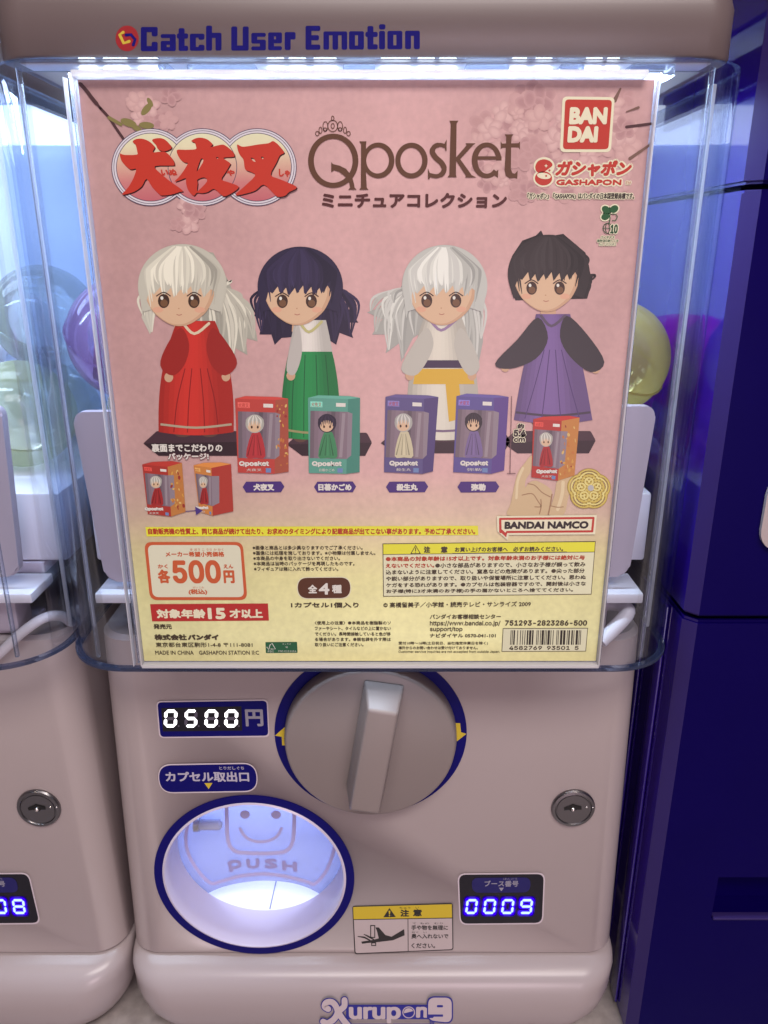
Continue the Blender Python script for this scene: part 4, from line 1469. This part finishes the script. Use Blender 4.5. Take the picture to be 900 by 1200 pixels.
P = Print(YP)
foot(172, 292, 505, 534)
bell(230, 376, 506, 22, 44, 0.8, 6, tones((192, 50, 42)), 6)
for u_ in (-26, -10, 10, 26):
    P.stroke(smooth_open([(230 + u_ * 0.5, 432), (230 + u_ * 0.85, 470), (230 + u_, 506)], 4), 1.1, ink(134, 30, 30), 7.6)
trim(230, 379, 500, 15, 43, (214, 190, 160), 7.9)
sleeve([(212, 384), (196, 404), (188, 428), (202, 440), (216, 428), (222, 404)], (176, 46, 40), 7.2, (198, 442))
sleeve([(250, 384), (268, 404), (278, 426), (264, 440), (248, 428), (242, 404)], (176, 46, 40), 7.2, (265, 441))
head(214, 335, 52, 49, (214, 204, 186), 9, [(200, 290), (250, 296), (268, 330), (282, 362), (300, 388), (302, 400), (288, 396), (290, 416), (276, 408), (274, 430), (260, 414), (248, 424), (240, 396), (226, 370)],
     fringe(214, 335, 52, 49, 6, 0.24, 0.7), [[(170, 340), (166, 372), (176, 392), (182, 370), (186, 350)]])
P.build('doll_print', poster)
P = Print(YP)
foot(340, 436, 507, 534)
bell(364, 375, 512, 18, 33, 0.9, 4, tones((214, 202, 192)), 6)
bell(364, 412, 512, 25, 33.4, 0.7, 3, tones((38, 128, 70)), 7.4)
for u_ in (-22, -8, 8, 22):
    P.stroke(smooth_open([(364 + u_ * 0.8, 416), (364 + u_ * 0.95, 460), (364 + u_, 512)], 4), 0.9, ink(24, 84, 48), 8.8)
trim(364, 377, 506, 13, 33, (188, 176, 120), 8.95)
sleeve([(350, 382), (340, 408), (336, 434), (346, 438), (354, 412)], (214, 202, 192), 9, (341, 440))
head(352, 336, 50, 47, (54, 46, 72), 9.5, [(312, 330), (390, 320), (404, 356), (420, 378), (408, 378), (414, 396), (398, 390), (394, 404), (376, 392), (330, 396), (322, 404), (318, 392), (304, 392), (308, 376), (298, 370), (306, 350)],
     fringe(352, 336, 50, 47, 7, 0.20, 0.75), ())
P.build('doll_print', poster)
P = Print(YP)
foot(450, 598, 507, 531)
bell(519, 372, 512, 22, 42, 0.8, 6, tones((208, 196, 180)), 6)
P.poly([(487, 432), (552, 432), (556, 450), (484, 450)], ink(210, 162, 54), 7.8)
P.poly([(522, 450), (538, 450), (542, 490), (526, 494)], ink(210, 162, 54), 8)
P.poly([(489, 422), (550, 422), (552, 431), (487, 431)], ink(62, 46, 70), 7.8)
trim(519, 375, 504, 15, 42, (150, 120, 150), 8.1)
sleeve([(500, 384), (484, 404), (470, 432), (486, 440), (500, 424), (508, 402)], (216, 204, 190), 8.2, (480, 440))
sleeve([(540, 384), (554, 404), (562, 430), (550, 440), (538, 424), (532, 402)], (216, 204, 190), 8.2, (553, 440))
head(521, 335, 50, 48, (212, 206, 196), 9.5, [(476, 326), (566, 330), (566, 400), (556, 450), (548, 414), (540, 446), (534, 390), (500, 386), (484, 396), (470, 424), (468, 402), (452, 414), (456, 392), (436, 392), (448, 374), (430, 366), (458, 356)],
     fringe(521, 335, 50, 48, 6, 0.22, 0.8), ())
P.build('doll_print', poster)
P = Print(YP)
foot(592, 698, 505, 531)
sleeve([(630, 372), (606, 398), (580, 426), (598, 432), (628, 420), (642, 396)], (66, 58, 62), 7.9, (592, 430))
sleeve([(664, 370), (688, 392), (708, 424), (692, 436), (668, 418), (656, 394)], (66, 58, 62), 7.9, (698, 432))
bell(648, 368, 492, 20, 46, 1.3, 4, tones((118, 90, 140)), 6)
trim(648, 370, 486, 14, 45, (90, 74, 92), 7.35)
for u_ in (-30, -12, 8, 28):
    P.stroke(smooth_open([(648 + u_ * 0.35, 410), (648 + u_ * 0.7, 450), (648 + u_ * 1.1, 490)], 4), 1.0, ink(80, 58, 104), 7.5)
head(643, 321, 48, 46, (58, 50, 50), 9.5, [(600, 300), (612, 282), (628, 276), (634, 270), (638, 278), (660, 274), (686, 296), (694, 330), (688, 350), (604, 352), (596, 330)],
     fringe(643, 321, 48, 46, 7, 0.18, 0.5), ())
P.build('doll_print', poster)

# boxed toys
WHT, DGL = ink(218, 206, 196), ink(116, 96, 104)


def carton(q, side, col, dcol, band, word, doll, name='carton_print', topw=True, orange=False):
    global P
    P = Print(YP)
    tl, tr, br, bl = (Vector(v) for v in q)
    st, sb = Vector(side[0]), Vector(side[1])
    base = ink(*col)
    P.poly([tl, tr, st, (st.x - 12, st.y - 2), (tl.x + 12, tl.y - 3)], ink(*[int(min(230, c * 1.12)) for c in col]), 10)
    P.poly([tuple(tr), tuple(st), tuple(sb), tuple(br)], ink(*dcol), 10.2)
    P.poly([tuple(tl), tuple(tr), tuple(br), tuple(bl)], base, 10.4)
    f = lambda u, v: tuple((tl * (1 - u) + tr * u) * (1 - v) + (bl * (1 - u) + br * u) * v)
    g = lambda u, v: tuple((tr * (1 - u) + st * u) * (1 - v) + (br * (1 - u) + sb * u) * v)
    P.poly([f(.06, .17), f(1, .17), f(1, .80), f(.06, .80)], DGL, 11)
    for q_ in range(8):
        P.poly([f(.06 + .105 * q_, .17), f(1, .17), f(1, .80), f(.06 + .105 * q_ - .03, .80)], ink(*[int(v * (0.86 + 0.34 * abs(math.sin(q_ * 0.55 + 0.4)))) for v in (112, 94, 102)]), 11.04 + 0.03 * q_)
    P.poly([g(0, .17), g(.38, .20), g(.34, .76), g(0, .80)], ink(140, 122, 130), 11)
    if orange:
        rq = random.Random(int(tl.x))
        for j in range(26):
            u_, v_ = rq.uniform(.08, .94), rq.uniform(.08, .92)
            x_, y_ = g(u_, v_)
            P.poly(ell(x_, y_, rq.uniform(.5, 1.7), rq.uniform(.8, 2.6), 9, rot=rq.uniform(-30, 30)), ink(*rq.choice(((204, 146, 70), (190, 112, 58), (150, 50, 44), (212, 170, 100)))), 11.1 + 0.03 * j)
    P.text('Qposket', f(.10, 0)[0], f(0.5, .835)[1], f(.84, 0)[0], f(.5, .915)[1], WHT, 12.6, bold=0.5)
    P.text(band, f(.28, 0)[0], f(.5, .935)[1], f(.66, 0)[0], f(.5, .972)[1], WHT, 12.4)
    P.poly([f(.06, .045), f(.36, .045), f(.36, .12), f(.06, .12)], ink(*[int(min(232, c * 1.3 + 20)) for c in col]), 11.2)
    P.text('犬夜叉', f(.08, 0)[0], f(.2, .055)[1], f(.34, 0)[0], f(.2, .115)[1], ink(176, 60, 50), 12)
    P.poly([f(.70, .055), f(.94, .055), f(.94, .105), f(.70, .105)], WHT, 11.2)
    P.poly([f(.76, .925), f(.90, .925), f(.90, .985), f(.76, .985)], ink(110, 128, 170), 12)
    hair, gown = doll
    w = (tr - tl).length
    h = (bl - tl).length
    c = Vector(f(.50, .50))
    hd = Vector(f(.48, .33))
    P.poly(smooth_closed([(c.x - w * .10, c.y - h * .04), (c.x + w * .12, c.y - h * .04), (c.x + w * .24, c.y + h * .27), (c.x, c.y + h * .29), (c.x - w * .24, c.y + h * .27)], 3), ink(*gown), 12)
    for q_ in range(7):
        u_ = -1 + q_ / 3
        P.stroke([(c.x + u_ * w * .06, c.y - h * .02), (c.x + u_ * w * .20, c.y + h * .26)], [0.5, 1.5], ink(*[int(max(8, v * (0.72 + 0.09 * ((q_ * 3) % 5)))) for v in gown]), 12.1 + 0.03 * q_, False)
    P.poly(ell(hd.x, hd.y, w * .23, h * .125, 24), ink(*[int(v * 0.86) for v in hair]), 12.4)
    P.poly(ell(hd.x - w * .01, hd.y + h * .035, w * .165, h * .078, 20), SKIN, 12.8)
    for q_ in range(9):
        u_ = -1 + q_ / 4
        P.stroke(smooth_open([(hd.x + u_ * w * .06, hd.y - h * .115), (hd.x + u_ * w * .20, hd.y - h * .05), (hd.x + u_ * w * .19, hd.y + h * (.005 + .05 * abs(u_)))], 3), [0.6, 1.6, 2.0, 2.0, 1.6, 1.0, 0.4], ink(*[int(max(8, min(236, v * (0.82 + 0.1 * ((q_ * 2) % 4))))) for v in hair]), 13.0 + 0.04 * q_, False)
    for sx in (-1, 1):
        P.poly(ell(hd.x + sx * w * .075, hd.y + h * .045, w * .026, h * .020, 8), EYE, 13.5)
    # glint of the clear window
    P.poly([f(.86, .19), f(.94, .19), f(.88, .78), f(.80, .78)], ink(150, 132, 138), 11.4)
    return P.build(name, poster)


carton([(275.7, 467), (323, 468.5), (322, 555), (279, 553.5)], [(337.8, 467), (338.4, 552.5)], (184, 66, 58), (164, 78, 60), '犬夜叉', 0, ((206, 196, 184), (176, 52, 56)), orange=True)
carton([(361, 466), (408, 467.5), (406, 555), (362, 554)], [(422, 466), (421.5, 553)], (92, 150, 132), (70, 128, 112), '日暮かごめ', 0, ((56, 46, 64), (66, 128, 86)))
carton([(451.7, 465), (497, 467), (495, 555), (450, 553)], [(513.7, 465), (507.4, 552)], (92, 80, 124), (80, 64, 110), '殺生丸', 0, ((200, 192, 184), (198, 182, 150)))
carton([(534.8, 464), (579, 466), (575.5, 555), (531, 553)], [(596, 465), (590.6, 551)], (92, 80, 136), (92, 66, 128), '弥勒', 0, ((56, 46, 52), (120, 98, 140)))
carton([(167, 544), (196.7, 546.7), (201, 605), (173.6, 602)], [(213.5, 542), (217.7, 599.5)], (166, 52, 44), (186, 118, 62), '犬夜叉', 0, ((204, 194, 182), (160, 44, 44)), orange=True)
carton([(227, 545), (248, 548), (249.5, 604), (234, 599.5)], [(271, 543.5), (273.7, 598.8)], (196, 122, 62), (170, 58, 48), '犬夜叉', 0, ((204, 194, 182), (160, 44, 44)))
P = Print(YP)
P.stroke([(218, 599), (230, 598)], 0.9, ink(96, 66, 120), 9)
P.poly([(229, 593), (238, 598), (230, 603)], ink(74, 54, 120), 13.6)
P.build('package_arrow', poster)
P = Print(YP)
P.text('裏面までこだわりの', 178, 519.5, 261, 529.5, WHT, 13, bold=0.45)
P.build('package_lettering', poster)
P = Print(YP)
P.text('パッケージ!', 197, 530.5, 245, 538.5, WHT, 13, bold=0.45, outline=ink(112, 66, 70), ow=0.5)
P.build('package_lettering', poster)

# the hand that holds one box for scale
P = Print(YP)
c9 = lambda L: cx(L, 6, 580, 470)
HS, HS2, HS3 = ink(202, 170, 132), ink(158, 118, 88), ink(218, 192, 154)
P.poly(smooth_closed(c9([(262, 380), (205, 440), (160, 505), (135, 600), (110, 720), (88, 800), (240, 806), (376, 798), (392, 720), (402, 645), (372, 602), (292, 560), (240, 572), (212, 604), (218, 550), (252, 490)]), 4), HS, 6)
P.poly(smooth_closed(c9([(438, 560), (500, 540), (548, 528), (534, 600), (512, 690), (480, 798), (382, 800), (396, 730), (420, 650)]), 4), HS, 6.2)
P.stroke(c9(smooth_open([(232, 580), (280, 592), (330, 640), (388, 672)])), 1.1, HS2, 7)
P.stroke(c9(smooth_open([(190, 660), (260, 650), (300, 700), (322, 740), (280, 742)])), 1.1, HS2, 7)
P.stroke(c9(smooth_open([(322, 690), (324, 740), (312, 792)])), 1.2, HS2, 7)
P.stroke(c9(smooth_open([(392, 735), (440, 745), (480, 742)])), 1.0, HS2, 7)
P.stroke(c9(smooth_open([(400, 655), (388, 730), (374, 796)])), 1.6, HS2, 7)
P.stroke(c9(smooth_open([(196, 470), (160, 560), (150, 680)])), 3.0, HS3, 6.8)
P.stroke(c9(smooth_open([(478, 570), (470, 660), (440, 760)])), 4.0, HS3, 6.8)
P.build('hand_print', poster)
carton([(624.7, 491), (658, 493), (653.5, 563), (622.5, 559)], [(679, 489), (673, 556.7)], (174, 50, 42), (190, 122, 62), '犬夜叉', 0, ((206, 196, 184), (166, 46, 46)), orange=True)
P = Print(YP)
P.stroke([(599.5, 464), (597.5, 555)], 0.8, ink(120, 84, 88), 13.5, False)
P.stroke([(594, 554.5), (604, 554.5)], 0.8, ink(120, 84, 88), 13.5, False)
P.text('約', 606, 496, 614, 502, TBLK, 14, bold=0.5, outline=CREAM, ow=0.8)
P.text('5.4', 601.5, 503, 616, 511.5, TBLK, 14, bold=0.7, outline=CREAM, ow=0.8)
P.text('cm', 601.8, 512.8, 615, 517.5, TBLK, 14, bold=0.5, outline=CREAM, ow=0.8)
P.build('height_lettering', poster)
# braided gold cord knot
P = Print(YP)
G1, G2, G3 = ink(206, 178, 92), ink(170, 138, 62), ink(222, 202, 130)
for j in range(5):
    a = R(72 * j - 90)
    ox, oy = 690 + 9.5 * math.cos(a), 573 + 9.0 * math.sin(a)
    for w_, m_, l_y in ((16.5, G2, 9), (15.5, G1, 9.2), (13.0, G2, 9.3), (12.2, G3, 9.4), (9.6, G2, 9.5), (8.8, G1, 9.6), (6.2, G2, 9.7), (5.4, G3, 9.8)):
        P.ring(ell(ox, oy, w_, w_ * 0.93, 36), ell(ox, oy, w_ - 1.7, (w_ - 1.7) * 0.93, 36), m_, l_y + j * 0.02)
P.poly(ell(692, 571.5, 3.6, 3.6, 16), ink(180, 172, 168), 12)
P.build('knot_print', poster)
# four name tags
P = Print(YP)
PUR = ink(72, 46, 112)
for s_, a, b, t0, t1 in (('犬夜叉', 284.5, 333.3, 297, 321.5), ('日暮かごめ', 368, 417.4, 373, 412), ('殺生丸', 452.3, 501.8, 464.6, 489.5), ('弥勒', 536, 585, 552, 569)):
    P.poly([(a, 570.5), (a + 4, 564.3), (b - 4, 564), (b, 570), (b - 4, 576.6), (a + 4, 577)], PUR, 6)
    P.text(s_, t0, 566.6, t1, 574.8, WHT, 7, bold=0.5)
P.build('name_tags', poster)

# notices
YEL, RDT, PBK = ink(224, 212, 62), ink(178, 62, 40), ink(72, 58, 44)
P = Print(YP)
P.poly([(170.5, 617.5), (560, 616), (560.5, 627), (172, 628.5)], YEL, 4)
P.text('自動販売機の性質上、同じ商品が続けて出たり、お求めのタイミングにより記載商品が出てこない事があります。予めご了承ください。', 173.5, 618.8, 557, 626.2, RDT, 5, bold=0.35)
P.build('notice_banner', poster)
P = Print(YP)
ORG, PALE = ink(196, 88, 52), ink(216, 206, 180)
P.poly(rquad([(169, 635), (284.5, 635), (290, 703), (176, 703)], 9), ORG, 4)
P.poly(rquad([(173, 638.5), (281.5, 638.5), (286.2, 699.5), (179.2, 699.5)], 7), PALE, 5)
P.text('メーカー希望小売価格', 194, 646, 263, 652.3, ORG, 6, bold=0.35)
P.text('き ぼう こ うり か かく', 223, 642.3, 262, 645.3, ORG, 6)
P.text('各', 185, 667, 199.7, 683.3, ORG, 6, bold=0.9)
P.text('かく', 185, 661, 196.7, 666, ORG, 6, bold=0.3)
P.text('500', 202, 656, 259, 683.5, ORG, 6, bold=1.6, res=4)
P.text('円', 262, 668, 275, 683.3, ORG, 6, bold=0.9)
P.text('えん', 262, 661, 273.5, 666, ORG, 6, bold=0.3)
P.text('(税込)', 221, 690, 243, 697, ORG, 6, bold=0.4)
P.text('ぜい こみ', 226, 687, 239, 689.2, ORG, 6)
P.build('price_box', poster)
P = Print(YP)
BAR = ink(178, 46, 44)
P.poly([(176, 707.8), (314, 707), (315.2, 727), (178.4, 728)], BAR, 4)
P.text('対象年齢', 183.6, 713.5, 241, 724.5, CREAM, 5, bold=0.7)
P.text('15', 243.5, 712, 264.5, 725.5, CREAM, 5, bold=1.1, plain=True)
P.text('才以上', 269, 713.3, 308, 724.3, CREAM, 5, bold=0.7)
P.text('発売元', 180, 731, 201.5, 737, PBK, 5, bold=0.3)
P.text('株式会社', 181, 743, 219, 750, PBK, 5, bold=0.5)
P.text('バンダイ', 220, 743, 256.5, 750, PBK, 5, bold=0.7)
P.text('東京都台東区駒形1-4-8 〒111-8081', 182.6, 752.5, 296, 758.2, PBK, 5, bold=0.1)
P.text('MADE IN CHINA　GASHAPON STATION Ⅱ:C', 182, 762, 303.6, 767, PBK, 5, bold=0.1)
P.build('age_and_seller_lettering', poster)
P = Print(YP)
FGR = ink(38, 88, 58)
P.poly(rquad([(311, 752.3), (348.2, 752), (348.8, 764.8), (311.7, 765.1)], 1), FGR, 4)
P.stroke([(312.8, 758), (315, 761), (316.5, 755.5), (319, 753.8), (322.8, 760.3), (317.5, 760.3)], 0.8, WHT, 5)
P.text('FSC', 314, 762, 321, 764.2, WHT, 5)
P.text('ミックス', 331, 753.6, 341, 755.2, WHT, 5)
P.text('紙', 334.8, 757, 337.5, 759, WHT, 5)
P.text('FSC C111116', 326.5, 761.8, 347, 763.8, WHT, 5)
P.build('certificate_mark', poster)
P = Print(YP)
for s_, y_, e_ in (('※画像と商品とは多少異なりますのでご了承ください。', 639.2, 425), ('※画像には処理を施しております。※小物類は付属しません。', 645.4, 440), ('※本商品の中身を取り出さないでください。', 651.6, 398.5), ('※本商品は当時のパッケージを再現したものです。', 657.8, 415.5), ('※フィギュアは箱に入れて飾ってください。', 664, 396.5)):
    P.text(s_, 296 + (y_ - 639) * 0.07, y_, e_, y_ + 4.9, PBK, 5, bold=0.12)
PILL = ink(86, 48, 32)
P.poly(rquad([(347.5, 676), (411.5, 675.5), (411.5, 701.5), (348.5, 702)], 12.5, 8), CREAM, 4)
P.poly(rquad([(348.6, 677), (410.5, 676.5), (410.5, 700.5), (349.5, 701)], 12, 8), PILL, 5)
P.text('全', 361, 685, 371.8, 695, WHT, 6, bold=0.5)
P.text('4', 373.5, 683, 386, 696.5, WHT, 6, bold=0.7, plain=True)
P.text('種', 389, 685, 400.5, 695, WHT, 6, bold=0.5)
P.text('1カプセル1個入り', 341, 705.6, 420.5, 712, PBK, 5, bold=0.35)
for s_, y_, e_ in (('〈使用上の注意〉●本商品を樹脂製のソ', 727.5, 458), ('ファーやシート、タイルなどの上に置かない', 734, 458), ('でください。長時間接触していると色が移', 740.5, 458), ('る場合があります。●梱包袋を外す際は', 746.8, 458), ('取り扱いにご注意ください。', 753, 426)):
    P.text(s_, 369, y_, e_, y_ + 4.4, PBK, 5, bold=0.12)
P.build('note_lettering', poster)
P = Print(YP)
WBX = ink(222, 212, 178)
P.poly([(448.3, 636.8), (698, 634), (693, 696.5), (449, 699)], PBK, 4)
P.poly([(449.2, 637.6), (697.2, 634.9), (692.3, 695.7), (449.8, 698.2)], WBX, 4.6)
P.poly([(449.2, 637.6), (697.2, 634.9), (696.3, 646.3), (449.3, 649.3)], YEL, 5)
P.stroke([(449.2, 649.6), (696.3, 646.6)], 0.7, PBK, 5.6, False)
P.poly([(487, 638.2), (493.2, 648.8), (480.8, 648.9)], PBK, 5.6)
P.poly([(487, 639.8), (491.6, 648), (482.4, 648)], YEL, 6)
P.stroke([(487, 641.8), (487, 645.4)], 1.1, PBK, 6.4)
P.poly(ell(487, 647, 0.6, n=8), PBK, 6.4)
P.text('注', 496.5, 640, 504.3, 647.6, PBK, 6, bold=0.5)
P.text('意', 516.5, 640, 524.5, 647.6, PBK, 6, bold=0.5)
P.text('お買い上げのお客様へ　必ずお読みください。', 533, 640.4, 660, 646.3, PBK, 6, bold=0.25, slope=0.008)
P.stroke([(530, 648.2), (664, 646.4)], 0.6, PBK, 6, False)
SL = 0.009
P.text('●本商品の対象年齢は15才以上です。対象年齢未満のお子様には絶対に与', 452, 651, 685, 656.8, RDT, 6, bold=0.35, slope=SL)
P.text('えないでください。', 452, 660, 509, 665.2, RDT, 6, bold=0.3, slope=SL)
P.text('●小さな部品がありますので、小さなお子様が誤って飲み', 510, 658.8, 686, 664.6, PBK, 6, bold=0.25, slope=SL)
P.text('込まないように注意してください。窒息などの危険があります。●尖った部分', 452, 666.6, 685, 672.2, PBK, 6, bold=0.25, slope=SL)
P.text('や鋭い部分がありますので、取り扱いや保管場所に注意してください。思わぬ', 452.2, 674.2, 686.5, 679.8, PBK, 6, bold=0.25, slope=SL)
P.text('ケガをする恐れがあります。●カプセルは包装容器ですので、開封後は小さな', 452.4, 681.9, 686.5, 687.2, PBK, 6, bold=0.25, slope=SL)
P.text('お子様(特に3才未満のお子様)の手の届かないところへ捨ててください。', 452.6, 689.3, 671.5, 694.8, PBK, 6, bold=0.25, slope=SL)
P.build('warning_box', poster)
P = Print(YP)
P.poly([(582, 604.3), (699, 603), (697, 625.7), (596.2, 626.4), (594.5, 632.5), (582.5, 622)], CREAM, 13)
P.poly(rquad([(584.5, 606.3), (696.5, 605.2), (694.8, 623.4), (584.8, 624.2)], 1.5), LRED, 13.4)
P.poly([(584.8, 619), (594.5, 623), (592.8, 629.2), (584.8, 621.5)], LRED, 13.5)
P.poly([(587.3, 608.8), (693.7, 607.8), (692.3, 620.8), (593.5, 621.6), (592, 623.6), (587.5, 619.5)], CREAM, 13.9)
P.text('BANDAI NAMCO', 591, 610.3, 689.3, 619.2, ink(44, 34, 34), 14.5, bold=0.75, res=3, plain=True, slope=0.006)
P.build('maker_tag', poster)
P = Print(YP)
P.text('© 高橋留美子／小学館・読売テレビ・サンライズ 2009', 449, 705, 622, 711.3, PBK, 5, bold=0.15, slope=SL)
P.text('バンダイお客様相談センター', 503.7, 719.5, 587, 725.3, PBK, 5, bold=0.2, slope=0.004)
P.text('https://www.bandai.co.jp/', 503.7, 727.3, 586.4, 734, PBK, 5, bold=0.2)
P.text('support/top', 503.7, 734.3, 542, 740.6, PBK, 5, bold=0.2)
P.text('ナビダイヤル 0570-041-101', 503.7, 742, 581, 747, PBK, 5, bold=0.2)
P.text('受付10時～16時(土日祝日、当社指定休業日を除く)', 467, 751.6, 571.7, 755.8, PBK, 5, bold=0.1)
P.text('海外からのお問い合わせは受け付けておりません。', 467, 757, 560, 760.8, PBK, 5, bold=0.1)
P.text('Customer service inquiries are not accepted from outside Japan.', 467, 762, 586, 765.4, PBK, 5, bold=0.05)
P.text('751293-2823286-500', 591.7, 726.6, 688, 733, PBK, 5, bold=0.4)
P.build('contact_lettering', poster)
P = Print(YP)
P.poly([(589.2, 736), (689, 735.7), (686.6, 763.2), (587.7, 763.5)], PBK, 4)
P.poly([(589.9, 736.7), (688.2, 736.4), (685.9, 762.5), (588.5, 762.8)], ink(216, 206, 174), 4.6)
enc = {'L': '0001101 0011001 0010011 0111101 0100011 0110001 0101111 0111011 0110111 0001011'.split()}
inv = lambda s_: ''.join('1' if c == '0' else '0' for c in s_)
par = 'LGGLLG LGLGLG LLGGLG LGGGLL'.split()[0]
num = '4582769935015'
par = {'4': 'LGLLGG'}[num[0]]
bits = '101'
for d, p_ in zip(num[1:7], par):
    b_ = enc['L'][int(d)]
    bits += b_ if p_ == 'L' else inv(b_)[::-1]
bits += '01010'
for d in num[7:]:
    bits += inv(enc['L'][int(d)])
bits += '101'
wb = (681 - 598.5) / len(bits)
j = 0
while j < len(bits):
    if bits[j] == '1':
        e_ = j
        while e_ < len(bits) and bits[e_] == '1':
            e_ += 1
        a, b = 598.5 + j * wb, 598.5 + e_ * wb
        P.poly([(a, 738.3), (b, 738.3), (b - 0.9, 755.3), (a - 0.9, 755.3)], ink(44, 36, 30), 5.4)
        j = e_
    else:
        j += 1
P.text('4582769  93501  5', 596.5, 756.6, 678, 761.4, PBK, 5.4, bold=0.3)
P.build('barcode', poster)

# ------------------------------------------------------------------ capsules, cartons and cables inside the machines
CAPN = [0]


def capsule(name, label, c, r, tint, bodycol, body=0.35):
    c = Vector(c)
    CAPN[0] += 1
    o = thing(name, label, 'capsule', (c.x, c.y, c.z - r), 'toy capsules in the machines')
    cm = clear_plastic('capsule_plastic_%d' % CAPN[0], tint, tuple(t * 0.72 for t in tint), 0.05, body=body, bodycol=bodycol, refl=1.0)
    bm = bmesh.new()
    bmesh.ops.create_uvsphere(bm, u_segments=48, v_segments=24, radius=r)
    bmesh.ops.delete(bm, geom=[v for v in bm.verts if v.co.z < -1e-5], context='VERTS')
    bmesh.ops.rotate(bm, verts=bm.verts[:], cent=(0, 0, 0), matrix=Matrix.Rotation(R(25), 3, 'X') @ Matrix.Rotation(R(20), 3, 'Y'))
    bmesh.ops.translate(bm, verts=bm.verts[:], vec=c)
    one('lid', bm, cm, o, 60)
    bm = bmesh.new()
    bmesh.ops.create_uvsphere(bm, u_segments=48, v_segments=24, radius=r * 0.985)
    bmesh.ops.delete(bm, geom=[v for v in bm.verts if v.co.z > 1e-5], context='VERTS')
    bmesh.ops.rotate(bm, verts=bm.verts[:], cent=(0, 0, 0), matrix=Matrix.Rotation(R(25), 3, 'X') @ Matrix.Rotation(R(20), 3, 'Y'))
    bmesh.ops.translate(bm, verts=bm.verts[:], vec=c)
    one('shell', bm, cm, o, 60)
    Mx = Matrix.Rotation(R(25), 3, 'X') @ Matrix.Rotation(R(20), 3, 'Y')
    one('seam', tube([c + Mx @ Vector((r * 1.004 * math.cos(R(a_)), r * 1.004 * math.sin(R(a_)), 0)) for a_ in range(0, 361, 9)], 0.0008, 6), cm, o, 60)
    return o


HF = Z(-0.135)                                      # the hopper floor the pile stands on
YT, YBC = (0.96, 0.96, 0.82), (0.84, 0.84, 0.60)
PUR_C = (-0.1430, 0.440, Z(-0.0490))
capsule('capsule', 'purple see-through capsule beside the poster edge, holding a small carton', PUR_C, 0.034, (0.90, 0.82, 0.99), (0.72, 0.54, 0.95), 0.24)
kb = rbox(-0.013, 0.013, -0.011, 0.011, -0.019, 0.019, 0.0008)
bmesh.ops.rotate(kb, verts=kb.verts[:], cent=(0, 0, 0), matrix=Matrix.Rotation(R(-35), 3, 'Z') @ Matrix.Rotation(R(14), 3, 'Y'))
bmesh.ops.translate(kb, verts=kb.verts[:], vec=Vector(PUR_C) + Vector((-0.004, 0.001, -0.007)))
kc = MB()
kc.add(kb, mat('carton_card', (0.30, 0.14, 0.24), 0.5))
tag(kc.build('toy_carton', None, 30), 'small carton shut inside the purple capsule', 'carton')
capsule('capsule', 'pale yellow capsule under and behind the purple one', (-0.1425, 0.491, HF + 0.034), 0.034, YT, YBC, 0.35)
capsule('capsule', 'pale yellow-green capsule in the neighbouring machine beside a metal spring', (-0.232, 0.485, HF + 0.034), 0.034, YT, (0.80, 0.86, 0.62), 0.30)
capsule('capsule', 'whitish capsule at the foot of the far wall in the neighbouring machine', (-0.240, 0.560, HF + 0.034), 0.034, (0.92, 0.95, 0.98), (0.70, 0.78, 0.85), 0.3)
capsule('capsule', 'clear greenish capsule on top of two others in the neighbouring machine', (-0.225, 0.525, Z(-0.0445)), 0.034, (0.94, 0.97, 0.92), (0.84, 0.90, 0.82), 0.22)
capsule('capsule', 'yellow capsule peeping out at the other side of the poster', (0.1285, 0.440, Z(-0.0595)), 0.032, (0.95, 0.92, 0.62), (0.78, 0.68, 0.32), 0.35)
capsule('capsule', 'magenta capsule glimpsed as a reflection in the blue cabinet side', (0.1275, 0.5495, Z(-0.078)), 0.0345, (0.80, 0.25, 0.62), (0.85, 0.08, 0.60), 0.75)
capsule('capsule', 'dull pink capsule under the yellow one beside the display plate', (0.124, 0.488, HF + 0.032), 0.032, (0.80, 0.5, 0.6), (0.46, 0.16, 0.28), 0.4)

CABL = mat('white_cable', (0.70, 0.67, 0.72), 0.4)
cp = smooth_open([tuple(at(-40, 790, 0.405)), tuple(at(-8, 772, 0.405)), tuple(at(25, 742, 0.402)), tuple(at(52, 724, 0.405)), tuple(at(72, 722, 0.415)), tuple(at(84, 730, 0.425))], 6)
tag(one('cable', tube(cp, 0.0030, 12), CABL), 'white cable curving behind the neighbouring machine cover', 'cable')
cp = smooth_open([tuple(at(704, 752, 0.392)), tuple(at(716, 740, 0.395)), tuple(at(730, 726, 0.398)), tuple(at(736, 716, 0.401)), tuple(at(728, 711, 0.407)), tuple(at(712, 710, 0.412)), tuple(at(690, 714, 0.416))], 6)
tag(one('cable', tube(cp, [0.0040] * 4 + [0.0042] * 20 + [0.0030] * 13, 12), CABL), 'pale looped cable end beside the lower corner of the poster', 'cable')
